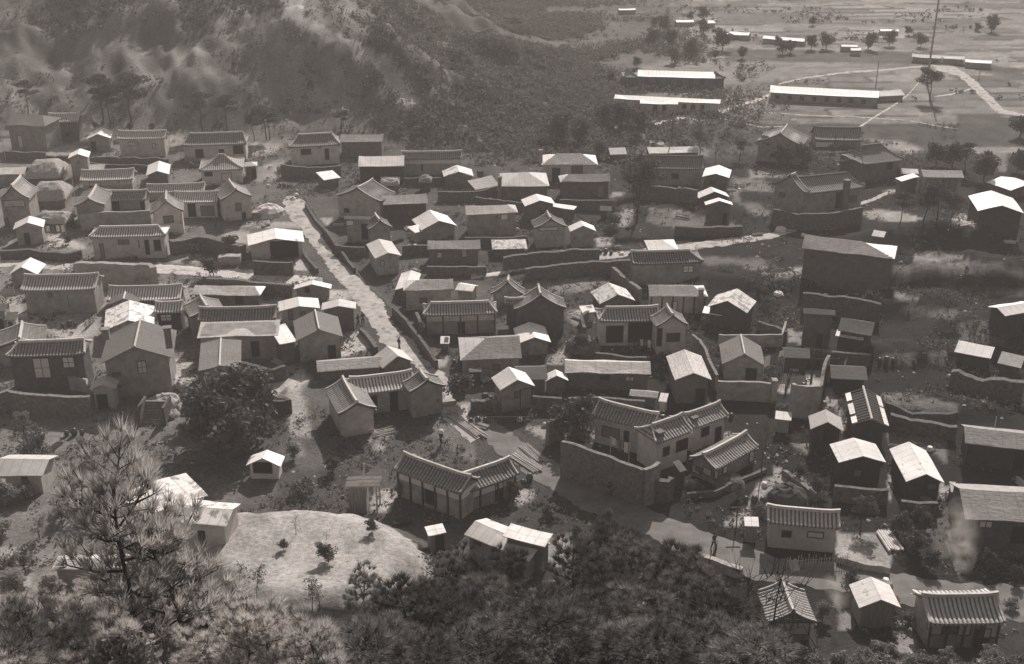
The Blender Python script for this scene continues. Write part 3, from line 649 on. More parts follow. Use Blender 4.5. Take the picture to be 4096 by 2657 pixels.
    if b['posts']:
        n = b['posts']
        for i in range(n):
            u = -fl + 2 * fl * i / (n - 1); p = b['m'] + ey * (fo - .05) + ex * u - rl
            MB().box(-.08, .08, -.08, .08, 0, b['hw_'] - .1).build('post', M['timber'], root, (p[0], p[1], zE - b['hw_']), fr)
    if b['chim']:
        for cx, y0, y1, *wd in b['chim']:
            wd = wd[0] if wd else .3
            P = on_y(*px(c, (cx, y0)), b['m'][1] + (0 if len(b['chim'][0]) < 5 else 0) - .1); zt = P[2] - rl[2]
            P1 = on_y(*px(c, (cx, y1)), b['m'][1] - .1); z1 = P1[2] - rl[2]
            q = MB().box(-wd, wd, -wd, wd, z1, zt).box(-wd - .08, wd + .08, -wd - .08, wd + .08, zt - .02, zt + .15)
            ch = q.build('chimney', M['brick'], ro)
            ch.parent = root; ch.location = (P[0] - rl[0], P[1] - rl[1], 0); ch.rotation_euler = (0, 0, rot)
# ------------------------------------------------------------ the houses, row by row from the hill foot to the near slope
hn = 'house'
def houses():
    # ---- upper left
    H('plastered_house', 'tall grey house with a narrow pale door at the left edge, below the bare hillside', 'house', 'A1', B('x', (40, 965), (345, 975), R=(190, 880), g=1165, roof='slate', wall='mid', hip=(0, .6), win=[('F', 135, 1050, 182, 1140, 'W')]))
    H('shed', 'small shed with a striped pale roof, right of the tall grey house', 'shed', 'A1', B('x', (358, 945), (602, 940), R=(480, 882), g=1090, roof='tileL', wall='dark'))
    H('hut', 'little white-roofed gabled hut under the leaning pines at the foot of the hill', 'hut', 'A1', B('y', (668, 1075), (852, 1070), F=(765, 1035), K=(765, 985), g=1165, wall='mid'))
    H('house', 'plain plastered house with a pale ribbed roof, in the row directly below the hill pines', 'house', 'A1', B('x', (900, 1074), (1275, 1070), R=(1080, 1018), g=1212, roof='tileL', wall='pale', win=[('F', 1175, 1110, 1205, 1150, 'p'), ('F', 990, 1100, 1070, 1125, 'p')]))
    H('tiled_house', 'long tiled house with dark openings below the spreading hill pines', 'house', 'A1', B('x', (1400, 1128), (1905, 1112), R=(1650, 1030), g=1245, roof='tile', wall='pale', hip=(.5, .3), win=[('F', 1508, 1155, 1572, 1218, 'd'), ('F', 1800, 1128, 1880, 1185, 'd'), ('F', 1690, 1155, 1730, 1190, 'd')]))
    H('tiled_house', 'square pyramid-roofed tile house in front of the long tiled house under the pines', 'house', 'A1', B('x', (1535, 1322), (1880, 1306), R=(1720, 1195), g=1425, roof='tileM', wall='pale', hip=(1, 1), win=[('F', 1578, 1333, 1640, 1358, 'd'), ('F', 1710, 1340, 1790, 1395, 'p')]))
    H('hut', 'tiny round-topped pale hut right of the pyramid-roofed house', 'hut', 'A1', B('x', (1880, 1285), (1985, 1280), R=(1940, 1248), g=1380, roof='tinlight', wall='dark', hip=(.8, .8)))
    H('tower_hut', 'narrow tall hut with a small white gable roof, by the thatched houses', 'hut', 'A1', B('y', (525, 1222), (682, 1218), F=(605, 1188), K=(600, 1148), g=1390, wall='mid'))
    H('lean_to', 'low white-roofed lean-to beside the narrow tall hut', 'shed', 'A1', B('x', (680, 1315), (800, 1312), R=(720, 1268), hw=1.6, roof='tinlight', wall='dark'))
    H('thatched_house', 'upper of the two rounded thatched houses near the left edge', 'thatched house', 'A1', B('x', (185, 1372), (468, 1360), R=(330, 1232), hw=1.7, roof='thatch', wall='dark', hip=(.5, .5)))
    H('thatched_house', 'lower of the two rounded thatched houses near the left edge', 'thatched house', 'B1', B('x', (262, 235), (610, 218), R=(430, 66), hw=1.6, roof='thatch', wall='dark', hip=(.5, .5)))
    H('thatched_shed', 'small low thatched shed just behind the white-roofed hut at the left edge', 'shed', 'B1', B('x', (300, 425), (600, 440), R=(430, 335), hw=1.2, roof='thatch', wall='dark', hip=(.5, .5)))
    H('shed', 'long low pale roof cut by the left edge beside the upper thatched house', 'shed', 'A1', B('x', (-70, 1352), (188, 1345), R=(60, 1290), g=1420, roof='tinlight', wall='mid'))
    H('tiled_house', 'short tiled house with bright eaves and a pale band, below the narrow tall hut', 'house', 'A1', B('x', (615, 1400), (1028, 1386), R=(810, 1318), g=1470, roof='tileL', wall='mid', band=True, bandm='pale', win=[('F', 690, 1410, 780, 1450, 'd')]))
    H('tiled_house', 'tiled house with a pale gable band at the left edge, gable to the viewer', 'house', 'B1', B('y', (-20, 235), (272, 228), F=(150, 110), K=(188, 15), g=512, roof='tileM', wall='mid', win=[('F', 30, 240, 230, 290, 'p'), ('F', 40, 400, 90, 500, 'g')], ridge='ridge'))
    H('courtyard_house', 'house with gable wing and tiled back wing round a mud-walled yard', 'house', 'B1',
      B('y', (690, 290), (965, 292), F=(822, 225), K=(846, 108), g=475, roof='tileM', wall='mid'),
      B('x', (960, 240), (1350, 235), R=(1200, 150), g=330, roof='tile', wall='mid', win=[('F', 1000, 240, 1110, 325, 'd'), ('F', 1300, 240, 1345, 320, 'd')]))
    H('tiled_house', 'tiled house whose eaves show as a bright stripe, behind the courtyard', 'house', 'B1', B('x', (1350, 168), (1895, 150), R=(1600, 92), g=205, roof='tileL', wall='mid'))
    H('tiled_house', 'L-shaped house with windowed gable front, before the bright-striped eaves', 'house', 'B1',
      B('y', (1395, 362), (1705, 345), F=(1535, 245), K=(1528, 165), g=552, roof='tileM', wall='pale', win=[('F', 1515, 385, 1610, 440, 'g')]),
      B('x', (1600, 258), (2020, 252), R=(1800, 165), g=398, roof='tileL', wall='pale', win=[('F', 1740, 270, 1820, 385, 'd'), ('F', 1860, 290, 1990, 375, 'g')]))
    H('gabled_house', 'pale gabled house with one grey window beside the top of the sandy road', 'house', 'B2', B('y', (190, 235), (492, 212), F=(340, 142), K=(240, 58), g=422, roof='tileM', wall='pale', win=[('F', 330, 265, 382, 330, 'g'), ('F', 390, 350, 425, 410, 'd')]))
    H('hut', 'small folded-roof hut alone in the dark yards left of the pyramid-roofed house', 'hut', 'A1', B('y', (1130, 1352), (1302, 1354), F=(1208, 1322), K=(1172, 1246), g=1430, wall='dark'))
    H('hut', 'gabled hut with a white roof and dark front near the left edge, washing beside it', 'hut', 'B1', B('y', (122, 505), (402, 490), F=(256, 442), K=(255, 380), g=645, wall='mid'))
    H('plastered_house', 'pale house with a light hipped roof and doors, above the long bank', 'house', 'B1', B('x', (822, 582), (1535, 565), R=(1180, 482), g=775, roof='tileL', wall='pale', hip=(.7, .7), endmat='tin', win=[('F', 925, 640, 972, 765, 'G'), ('F', 1095, 605, 1195, 640, 'g'), ('F', 1340, 605, 1390, 735, 'D'), ('F', 1425, 605, 1495, 700, 'd'), ('F', 1275, 605, 1300, 680, 'g')]))
    H('barn', 'wide open-fronted barn with a big white gable roof beside the sandy road', 'barn', 'B2', B('y', (445, 646), (968, 625), F=(715, 588), K=(668, 492), g=775, wall='pale', win=[('F', 650, 636, 915, 770, 'd')]))
    H('hut', 'hut with a bright folded roof standing at the left end of the pale terrace path', 'hut', 'B1', B('y', (75, 925), (345, 925), F=(195, 858), K=(272, 765), g=1030, wall='mid'))
    H('tiled_house', 'long tiled house with bold white eave stripes and a sunlit right end wall, left edge', 'house', 'B1', B('x', (188, 1076), (885, 1062), R=(560, 935), g=1285, roof='tileL', wall='mid', win=[('F', 620, 1110, 645, 1225, 'g'), ('F', 445, 1100, 485, 1130, 'g')]))
    H('tiled_house', 'striped tile roof half hidden behind the bright patched roof', 'house', 'B1', B('x', (985, 1172), (1672, 1155), R=(1330, 1040), g=1240, roof='tileL', wall='dark'))
    H('tiled_house', 'low tiled house with a white four-pane window, right of the bright patched roof', 'house', 'B1', B('x', (1425, 1276), (1690, 1268), R=(1560, 1188), g=1440, roof='tileL', wall='vdark', win=[('F', 1490, 1298, 1590, 1348, 'w')]))
    H('hut', 'small dark gable poking up behind the bright patched roof', 'hut', 'B1', B('y', (1010, 1205), (1290, 1185), F=(1150, 1150), K=(1185, 1085), g=1290, roof='slate', wall='mid', ridge='ridge'))
    H('house', 'house with a big bright patched roof, close behind the tall gabled house', 'house', 'C1', B('y', (962, 285), (1432, 232), F=(1190, 185), K=(1205, 2), g=400, roof='tinpatch', wall='mid'))
    H('gabled_house', 'tall mud-walled gable house with one shuttered window high up, front left', 'house', 'C1', B('y', (925, 582), (1600, 545), F=(1245, 432), K=(1272, 182), g=890, roof='slate', wall='mid', ridge='ridge', win=[('F', 1275, 572, 1362, 672, 'w'), ('F', 1045, 680, 1115, 700, 'g')], chim=[(975, 275, 360, .35), (1550, 262, 440, .35)], ov=.5))
    H('tiled_house', 'tiled house with two big white windows and fringe-like eave stripes, at the left edge', 'house', 'C1',
      B('x', (55, 532), (785, 505), R=(450, 385), g=835, roof='tileM', wall='dark', hip=(.6, .2), win=[('F', 303, 545, 475, 715, 'w'), ('F', 578, 535, 692, 622, 'w')]),
      B('y', (-40, 470), (415, 385), F=(160, 372), K=(260, 212), g=600, roof='tileM', wall='mid'))
    H('outhouse', 'small plaster outhouse with a white-edged roof in front of the tall gable house', 'outhouse', 'C1', B('y', (828, 830), (1068, 822), F=(960, 785), K=(968, 705), g=1012, roof='tinlight', wall='pale'))
    H('long_house', 'long low house under weathered shingles with a white right end, behind the canopy house', 'house', 'B2', B('x', (-75, 1112), (558, 1120), R=(250, 1024), g=1210, roof='plankpale', wall='dark', hip=(0, .6), endmat='tin', win=[('F', 328, 1120, 400, 1192, 'd')]))
    H('tiled_house', 'tiled house with a broad pale boarded canopy along its front and one dark door', 'house', 'B1',
      B('x', (1830, 1357), (2560, 1340), R=(2250, 1236), hw=3.2, roof='tile', wall='mid', ridge='ridge'),
      B('y', (1775, 1345), (2090, 1262), F=(1925, 1236), K=(1905, 1120), g=1480, roof='tileM', wall='mid'),
      B('x', (-261, 348), (492, 325), R=(110, 192), g=552, roof='plankpale', wall='mid', mono=True, pitch=.2, c='C2', win=[('F', 243, 390, 322, 520, 'D')]))
    H('gabled_house', 'small gabled house with a white ridge line, half hidden by the dark bushes in front', 'house', 'C1', B('y', (1838, 660), (2235, 625), F=(2022, 612), K=(2050, 355), g=880, roof='slate', wall='mid', ridge='ridge', win=[('F', 1890, 665, 1945, 690, 'w')]))
    H('hut', 'hut with a wide bright gable roof behind the house with the white lean-to', 'hut', 'B2', B('y', (732, 1256), (1112, 1242), F=(880, 1215), K=(888, 1128), g=1400, wall='mid', win=[('F', 820, 1265, 860, 1340, 'g'), ('F', 935, 1270, 975, 1320, 'g')]))
    H('hut', 'small dark hut with a square window hole where terrace path meets road', 'hut', 'B2', B('y', (868, 1062), (1215, 1052), F=(1005, 1012), K=(1003, 985), g=1145, wall='mid', win=[('F', 975, 1045, 1015, 1085, 'd')]))
    H('hut', 'hut with a pale gable roof and dark front, its right corner on the sandy road', 'hut', 'B2', B('y', (1125, 1252), (1445, 1240), F=(1280, 1214), K=(1272, 1150), g=1450, roof='tinlight', wall='dark'))
    H('gabled_house', 'gabled mud house with a slate-grey roof and a white lean-to roof on its left', 'house', 'C2',
      B('y', (662, 385), (1092, 335), F=(880, 270), K=(852, 90), g=560, roof='slate', wall='mid', ridge='ridge'),
      B('x', (505, 412), (665, 380), R=(575, 215), g=585, roof='tin', wall='dark', mono=True, pitch=.15))
    H('long_house', 'long low shingled house with a pale-gabled right end, just above the U-shaped tiled house', 'house', 'C2',
      B('x', (855, 668), (1465, 618), R=(1150, 543), g=705, roof='plank', wall='dark'),
      B('y', (1455, 628), (1760, 580), F=(1620, 520), K=(1485, 425), g=692, roof='tinlight', wall='dark'))
    H('courtyard_house', 'U-shaped tiled farmhouse with two plastered gable wings beside the road', 'house', 'C2',
      B('x', (1180, 885), (1770, 812), R=(1400, 708), g=1040, roof='tileL', wall='mid', win=[('F', 1530, 845, 1605, 1040, 'D'), ('F', 1335, 900, 1410, 980, 'd'), ('F', 1705, 860, 1730, 1030, 'd')]),
      B('y', (1045, 1055), (1415, 1032), F=(1215, 962), K=(1010, 745), g=1252, roof='tileM', wall='pale', ridge='ridge'),
      B('y', (1705, 850), (2060, 825), F=(1890, 752), K=(1770, 665), g=1068, roof='tile', wall='mid', ridge='ridge'))
    H('house', 'fragment of a house with a pale pillar and dark doorway at the very left edge', 'house', 'B1', B('x', (-90, 1262), (48, 1258), R=(0, 1190), g=1460, roof='slate', wall='mid'))
    H('porch', 'small porch with a pale post and dark door at the left edge', 'porch', 'B1', B('x', (40, 1345), (150, 1342), R=(95, 1300), g=1460, roof='slate', wall='pale', mono=True, win=[('F', 80, 1365, 125, 1455, 'D')]))
    H('thatched_shed', 'round-ended low straw shed between the yards above the patched-wing house', 'shed', 'A2', B('x', (1300, 1400), (1400, 1400), R=(1350, 1355), g=1480, roof='thatch', wall='vdark', hip=(.9, .9)))
    H('shed', 'low lean-to of pale sheets right of the little square-roofed shed', 'shed', 'B2', B('x', (1670, 60), (1850, 62), R=(1760, 25), hw=1.5, roof='plank', wall='vdark', mono=True))
    H('shed', 'small dark shed in the shade right of the hut with the small bright white gable', 'shed', 'B3', B('x', (1850, 330), (1960, 335), R=(1900, 290), hw=1.6, roof='slate', wall='vdark'))
    H('outhouse', 'dark outhouse behind the porch hut at the road bend', 'outhouse', 'C3', B('x', (640, 905), (760, 900), R=(700, 870), hw=1.6, roof='slate', wall='vdark'))
    H('shed', 'low plank shed between the half-timbered and the broad shingled house', 'shed', 'C3', B('x', (900, 505), (1010, 500), R=(950, 470), hw=1.7, roof='slate', wall='dark'))
    H('shed', 'dark shed under the terrace of the big grey tiled house', 'shed', 'E2', B('x', (1250, 1010), (1400, 1000), R=(1320, 975), hw=1.8, roof='slate', wall='vdark'))
    H('shed', 'dark two-bay shed beside the compound gate', 'shed', 'D3', B('x', (1440, 900), (1500, 880), R=(1470, 860), hw=1.9, roof='slate', wall='vdark', mono=True))
    H('privy', 'small dark privy right of the narrow bright-roofed house', 'outhouse', 'D4', B('x', (1640, 1085), (1700, 1090), R=(1670, 1050), hw=1.8, roof='tinlight', wall='dark', mono=True))
    # ---- upper centre
    H('tiled_house', 'hip-and-gable tiled house with a pale front, right of the hill-foot pines', 'house', 'A2', B('x', (300, 1140), (700, 1118), R=(530, 1035), g=1272, roof='tile', wall='pale', hip=(.7, .5), win=[('F', 393, 1155, 470, 1190, 'd'), ('F', 578, 1150, 610, 1230, 'D')]))
    H('house', 'dark-walled house with a dull shingled roof adjoining the hip-and-gable house', 'house', 'A2', B('x', (690, 1096), (1025, 1096), R=(870, 1035), g=1212, roof='plank', wall='dark'))
    H('shed', 'tiny shed with a tilted square white roof, above the top of the sandy road', 'shed', 'A2', B('x', (572, 1392), (702, 1372), R=(655, 1312), g=1450, roof='tin', wall='dark', mono=True, pitch=.1))
    H('open_house', 'open-fronted house on posts with a pale sheet roof, below the dark scrub slope', 'house', 'A2', B('x', (835, 1286), (1190, 1280), R=(1000, 1203), g=1430, roof='tinlight', wall='vdark', posts=5))
    H('thatched_shed', 'small thatched shed in front of the open-fronted house on posts', 'shed', 'A2', B('x', (1005, 1425), (1155, 1420), R=(1075, 1378), g=1500, roof='thatch', wall='dark', hip=(.4, .4)))
    H('tiled_house', 'long tiled house with a white fascia band, tucked under the dark scrub slope', 'house', 'A2', B('x', (1165, 1232), (1640, 1225), R=(1370, 1176), g=1350, roof='tile', wall='mid', band=True, win=[('F', 1320, 1240, 1335, 1320, 'd')]))
    H('hut', 'hut with a buckled bright gable roof between the fascia-band house and the square-roofed house', 'hut', 'A2', B('y', (1495, 1366), (1728, 1360), F=(1605, 1325), K=(1592, 1276), g=1450, roof='tinpatch', wall='dark'))
    H('house', 'house under a broad four-sided pale roof with a tall chimney at its left', 'house', 'A2', B('x', (1940, 1441), (2312, 1436), R=(2130, 1325), g=1540, roof='tinlight', wall='dark', hip=(.9, .9), chim=[(1928, 1372, 1530, .3)]))
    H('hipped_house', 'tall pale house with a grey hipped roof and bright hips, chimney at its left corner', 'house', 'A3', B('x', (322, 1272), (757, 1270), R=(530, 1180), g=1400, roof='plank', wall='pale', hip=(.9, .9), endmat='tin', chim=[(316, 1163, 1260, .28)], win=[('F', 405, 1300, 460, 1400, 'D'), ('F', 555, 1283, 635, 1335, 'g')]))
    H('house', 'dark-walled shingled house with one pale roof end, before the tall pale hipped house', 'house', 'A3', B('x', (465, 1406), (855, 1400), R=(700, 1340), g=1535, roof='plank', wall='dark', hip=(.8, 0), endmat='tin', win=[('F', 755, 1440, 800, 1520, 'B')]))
    H('gabled_house', 'mud house with a pale curved verge, right of the top of the road', 'house', 'E1', B('y', (-40, 330), (665, 425), F=(240, 215), K=(260, 190), g=700, roof='tile', wall='mid', ridge='ridge', L=5))
    H('house', 'small boarded house with a pale window, just below the curved-verge mud house', 'house', 'E1',
      B('x', (100, 690), (500, 690), R=(300, 640), g=1040, roof='slate', wall='mid', win=[('F', 112, 705, 218, 775, 'W'), ('F', 370, 760, 470, 990, 'd')]),
      B('y', (480, 860), (850, 815), F=(665, 715), K=(590, 612), g=1080, roof='tile', wall='mid', ridge='ridge'))
    H('shed', 'dark open shed with a ragged straw-edged roof, above the patched-wing house', 'shed', 'E1', B('x', (700, 465), (1400, 430), R=(1000, 300), g=720, roof='plank', wall='vdark', ridge=None))
    H('thatched_shed', 'little domed thatch in the shadows above the ragged-roofed shed', 'shed', 'E1', B('x', (680, 160), (955, 155), R=(830, 50), hw=1.3, roof='thatch', wall='dark', hip=(.5, .5)))
    H('house', 'house with a bright gable roof and a lower bright wing stepping down to the left', 'house', 'E1',
      B('y', (1290, 850), (1850, 790), F=(1660, 700), K=(1410, 540), g=1000, roof='tin', wall='mid'),
      B('x', (1200, 900), (1480, 830), R=(1210, 780), g=1010, roof='tin', wall='mid', mono=True, pitch=.18))
    H('house', 'shingled house with a white window and a pointed roof at its right end', 'house', 'B3', B('x', (612, 367), (1095, 350), R=(850, 276), g=565, roof='plankpale', wall='mid', hip=(0, .8), win=[('F', 938, 368, 998, 412, 'W')]))
    H('house', 'house with a small bright gable and a long thin sheet verge', 'house', 'B3',
      B('y', (1160, 290), (1440, 270), F=(1305, 235), K=(1268, 173), g=420, wall='dark'),
      B('x', (1385, 290), (1612, 322), R=(1480, 268), g=400, roof='tin', wall='dark', mono=True, pitch=.12))
    H('gabled_house', 'narrow dark gabled house with a light right verge and a pale course under the gable', 'house', 'B3', B('y', (1250, 505), (1550, 485), F=(1420, 415), K=(1372, 350), g=672, roof='tile', wall='mid', ridge='ridge', win=[('F', 1295, 490, 1460, 510, 'p')]))
    H('hut', 'small hut with a bright white gable roof, right of the narrow dark gabled house', 'hut', 'B3', B('y', (1578, 530), (1820, 522), F=(1685, 475), K=(1648, 425), g=668, wall='mid'))
    H('house', 'long shingled shed-like house with dark front above the curved bank wall', 'house', 'B3', B('x', (255, 692), (748, 682), R=(490, 603), g=830, roof='plank', wall='dark', win=[('F', 340, 722, 385, 765, 'p'), ('F', 575, 695, 620, 760, 'p')]))
    H('shed', 'low shed with a spread of pale sheets for a roof beside the bank wall', 'shed', 'B3', B('x', (855, 690), (1180, 685), R=(1050, 598), g=745, roof='tinpatch', wall='dark', hip=(.5, .2)))
    H('hut', 'square hut with a four-sided pale roof and lighter right face, beside the sandy road', 'hut', 'B2',
      B('y', (1620, 768), (1872, 755), F=(1762, 722), K=(1615, 600), g=922, roof='tinlight', wall='mid', win=[('F', 1675, 795, 1705, 840, 'p'), ('F', 1712, 785, 1735, 825, 'p')]))
    H('shed', 'light roof sloping up behind the chimneyed four-sided roof', 'shed', 'B3', B('x', (700, 140), (925, 95), R=(860, 5), g=170, roof='plankpale', wall='dark'))
    H('house', 'grey-walled house with a pale folded hip at its left end, above the half-timbered house', 'house', 'B3',
      B('x', (30, 1076), (498, 1060), R=(330, 965), g=1250, roof='plank', wall='mid', hip=(.9, 0), endmat='tinlight'),
      B('y', (-45, 1060), (140, 1070), F=(20, 1035), K=(80, 885), g=1100, roof='tinlight', wall='dark'))
    H('shed', 'small white-roofed shed between the grey-walled and the half-timbered house', 'shed', 'B3', B('x', (510, 1064), (672, 1085), R=(575, 1012), g=1180, roof='tin', wall='mid'))
    H('tiled_house', 'half-timbered tiled house with a pale upper band and dark posts facing the road', 'house', 'B3', B('x', (212, 1306), (905, 1288), R=(540, 1186), g=1475, roof='tileM', wall='mid', hip=(.6, .6), posts=5, band=True, bandm='pale', win=[('F', 540, 1368, 600, 1465, 'D')]))
    H('hut', 'tiny hut with a white square of roof at the foot of the half-timbered house', 'hut', 'C3', B('x', (372, 632), (458, 632), R=(415, 604), g=700, roof='tin', wall='dark', mono=True))
    H('gabled_house', 'large dark gabled house with a swept right verge, centre', 'house', 'B3',
      B('y', (1060, 1265), (1545, 1240), F=(1345, 1120), K=(1292, 1030), g=1480, roof='tile', wall='dark', ridge='ridge', hip=(0, 0)),
      B('x', (970, 1200), (1260, 1190), R=(1100, 1150), g=1430, roof='tile', wall='dark'))
    H('shed', 'roofless-looking tiled shed with a long light verge behind the large dark gabled house', 'shed', 'B3', B('y', (840, 1110), (1155, 1118), F=(960, 1000), K=(938, 948), g=1180, roof='tile', wall='mid', ridge='ridge'))
    H('hut', 'hut with a bright white folded roof with a dark patch, above the L-shaped tiled house', 'hut', 'B3', B('y', (1845, 1188), (2188, 1172), F=(2010, 1108), K=(1915, 1000), g=1245, roof='tinpatch', wall='dark'))
    H('shed', 'white sheet stall beside the hut with the dark-patched roof', 'stall', 'B3', B('x', (1690, 1280), (1820, 1265), R=(1760, 1200), hw=1.4, roof='tin', wall='mid', mono=True))
    # ---- centre
    H('tiled_house', 'L-shaped tiled house with two large dark openings and a windowed gable wing', 'house', 'C4',
      B('x', (215, 898), (790, 888), R=(560, 766), g=1120, roof='tileM', wall='pale', hip=(.6, 0), win=[('F', 295, 940, 440, 1085, 'd'), ('F', 500, 905, 722, 1080, 'd')]),
      B('y', (745, 940), (1065, 952), F=(885, 845), K=(815, 755), g=1195, roof='tileM', wall='pale', ridge='ridge', win=[('F', 853, 1010, 965, 1076, 'l'), ('F', 735, 965, 765, 1120, 'd')]))
    H('tiled_house', 'tiled house with one paned window standing above the earth bank, path behind it', 'house', 'C4', B('x', (535, 368), (1195, 346), R=(800, 248), g=548, roof='tile', wall='mid', hip=(0, .9), win=[('F', 1008, 385, 1092, 435, 'w')]))
    H('hut', 'bright pointed roof rising behind the tiled house with the paned window', 'hut', 'C4', B('x', (680, 232), (962, 228), R=(800, 140), g=280, roof='tin', wall='mid', hip=(.9, .9)))
    H('house', 'shingled house on pale posts with a white roof end and chimney, below the bank', 'house', 'C4', B('x', (690, 662), (1235, 662), R=(900, 555), g=820, roof='plank', wall='pale', hip=(0, .9), endmat='tin', posts=6, chim=[(1172, 600, 800, .28)], win=[('F', 900, 710, 940, 790, 'W')]))
    H('house', 'house with a large splayed bright white roof and white-edged porch, right of centre', 'house', 'C4',
      B('y', (1228, 748), (1592, 824), F=(1340, 702), K=(1490, 590), g=945, roof='tinpatch', wall='vdark'),
      B('x', (1180, 812), (1420, 842), R=(1350, 770), g=920, roof='tin', wall='dark', mono=True, pitch=.15))
    H('house', 'narrow house with a half-white, half-weathered gable roof below the L-shaped tiled house', 'house', 'C4', B('y', (925, 1440), (1268, 1438), F=(1095, 1372), K=(1005, 1152), g=1655, roof='plankpale', wall='dark'))
    H('long_house', 'long low house with a pale shingled roof and two small windows, centre', 'house', 'C4', B('x', (-96, 1366), (706, 1382), R=(300, 1262), g=1530, roof='plankpale', wall='dark', win=[('F', 240, 1397, 312, 1436, 'd'), ('F', 473, 1405, 540, 1446, 'p')]))
    H('house', 'dark-roofed house with a short white ridge and dark doorway behind the compound wall', 'house', 'C4', B('y', (1365, 1292), (1765, 1300), F=(1570, 1196), K=(1550, 1018), g=1440, roof='slate', wall='mid', ridge='ridge', win=[('F', 1590, 1332, 1675, 1436, 'D')], posts=0))
    H('house', 'dark lean-roofed building in the walled yard beside the hung washing', 'house', 'E3', B('x', (410, 400), (745, 420), R=(580, 290), g=590, roof='slate', wall='vdark', win=[('F', 490, 535, 600, 580, 'p')]))
    H('house', 'broad shingled house whose left end slopes away in a pale triangle, above the porch hut', 'house', 'C3', B('x', (560, 788), (1130, 768), R=(900, 572), g=955, roof='plank', wall='mid', hip=(1, 0), endmat='tinlight'))
    H('hut', 'hut with a smooth bright white gable roof, right of the broad shingled house', 'hut', 'C3', B('y', (1095, 632), (1402, 632), F=(1250, 582), K=(1168, 442), g=742, wall='mid'))
    H('hut', 'small gabled hut with a bright spread roof and panelled door, beside the road bend', 'hut', 'C3',
      B('y', (925, 1066), (1258, 1035), F=(1090, 970), K=(985, 852), g=1250, wall='mid', win=[('F', 1065, 1085, 1115, 1128, 'g'), ('F', 1118, 1082, 1215, 1245, 'B')]),
      B('x', (1080, 978), (1372, 968), R=(1220, 848), g=1100, roof='slate', wall='dark'))
    H('hut', 'dark hut with a triangular white roof end, left of the long low pale-roofed house', 'hut', 'C3', B('y', (1345, 985), (1562, 978), F=(1450, 930), K=(1390, 876), g=1100, wall='dark'))
    H('shed', 'tiny shingled shed behind the walled tile-roofed compound', 'shed', 'D3', B('x', (965, 186), (1228, 214), R=(1100, 145), g=285, roof='plankpale', wall='dark', win=[('F', 1065, 225, 1110, 260, 'd')]))
    H('shed', 'small white-topped box shed right of the tiny shingled shed', 'shed', 'D3', B('x', (1238, 240), (1312, 250), R=(1275, 178), g=310, roof='tin', wall='pale', mono=True))
    H('courtyard_house', 'large walled compound of tile-roofed wings stepping round a yard, right of the road', 'house', 'D3',
      B('x', (612, 378), (1180, 520), R=(1100, 338), g=690, roof='tile', wall='pale', ridge='ridge', win=[('F', 720, 470, 870, 600, 'g'), ('F', 925, 520, 955, 680, 'd')]),
      B('x', (1215, 640), (1560, 520), R=(1300, 430), g=850, roof='tileM', wall='pale', ridge='ridge', hip=(.5, 0), win=[('F', 1285, 680, 1330, 735, 'd'), ('F', 1408, 620, 1500, 680, 'd')], chim=[(1250, 530, 640, .3)]),
      B('x', (1560, 500), (1898, 378), R=(1640, 320), g=655, roof='tileM', wall='pale', ridge='ridge', win=[('F', 1640, 500, 1700, 550, 'd'), ('F', 1770, 495, 1808, 600, 'D')], chim=[(1565, 395, 470, .3)]))
    H('tiled_house', 'low tiled house with white wall panels attached below the walled compound', 'house', 'D3', B('x', (1765, 890), (2170, 668), R=(1800, 672), g=915, roof='tileM', wall='mid', ridge='ridge', win=[('F', 1740, 905, 1765, 960, 'W'), ('F', 1838, 860, 1868, 915, 'W'), ('F', 2130, 690, 2160, 765, 'W'), ('L', 1522, 815, 1582, 905, 'W'), ('L', 1660, 850, 1725, 940, 'W'), ('L', 1590, 850, 1650, 910, 'g')]))
    H('tiled_house', 'V-shaped tiled house with white upper bands and timber posts, standing alone left of the road', 'house', 'D2',
      B('x', (852, 325), (1342, 502), R=(1150, 290), g=600, roof='tile', wall='mid', ridge='ridge', posts=6, band=True, win=[('F', 1085, 465, 1165, 585, 'D')]),
      B('x', (1340, 505), (1762, 362), R=(1450, 327), g=575, roof='tile', wall='mid', ridge='ridge', posts=4, band=True, win=[('F', 1590, 460, 1640, 570, 'D')]))
    H('outhouse', 'tiny boarded outhouse with a flat pale roof between the two near houses', 'outhouse', 'D2', B('x', (1105, 800), (1235, 775), R=(1175, 725), g=915, roof='tin', wall='board', mono=True, pitch=.15))
    H('long_house', 'long house of patched sheets with one smooth white roof slope, among the near pines', 'house', 'D2',
      B('x', (1362, 792), (1830, 985), R=(1600, 752), g=1020, roof='tinlight', wall='mid', win=[('F', 1435, 835, 1480, 870, 'd')]),
      B('x', (1640, 800), (1945, 880), R=(1800, 735), hw=3.0, roof='tin', wall='dark', mono=True, pitch=.12))
    H('tent', 'white canvas tent with a ragged dark opening, alone on the dark slope', 'tent', 'D1', B('y', (1772, 112), (2022, 118), F=(1892, 62), K=(1872, -5), g=205, roof='tin', wall='cloth', win=[('F', 1825, 90, 1960, 165, 'd')]))
    H('house', 'pale-roofed plaster house with one small square window, cut by the left edge', 'house', 'D1', B('x', (-60, 186), (305, 190), R=(120, 62), g=312, roof='tinlight', wall='pale', win=[('F', 158, 193, 200, 232, 'd')]))
    H('house', 'plaster house with flaking pale roof and one dark window, behind the big left pine', 'house', 'D1', B('x', (1205, 515), (1630, 552), R=(1450, 405), g=745, roof='tinpatch', wall='pale', win=[('F', 1430, 585, 1482, 690, 'd')]))
    H('house', 'bright flaking gable roof just behind the flaking-roofed plaster house', 'house', 'D1', B('y', (1000, 500), (1500, 330), F=(1300, 400), K=(1355, 240), hw=2.2, roof='tinpatch', wall='pale', L=5))
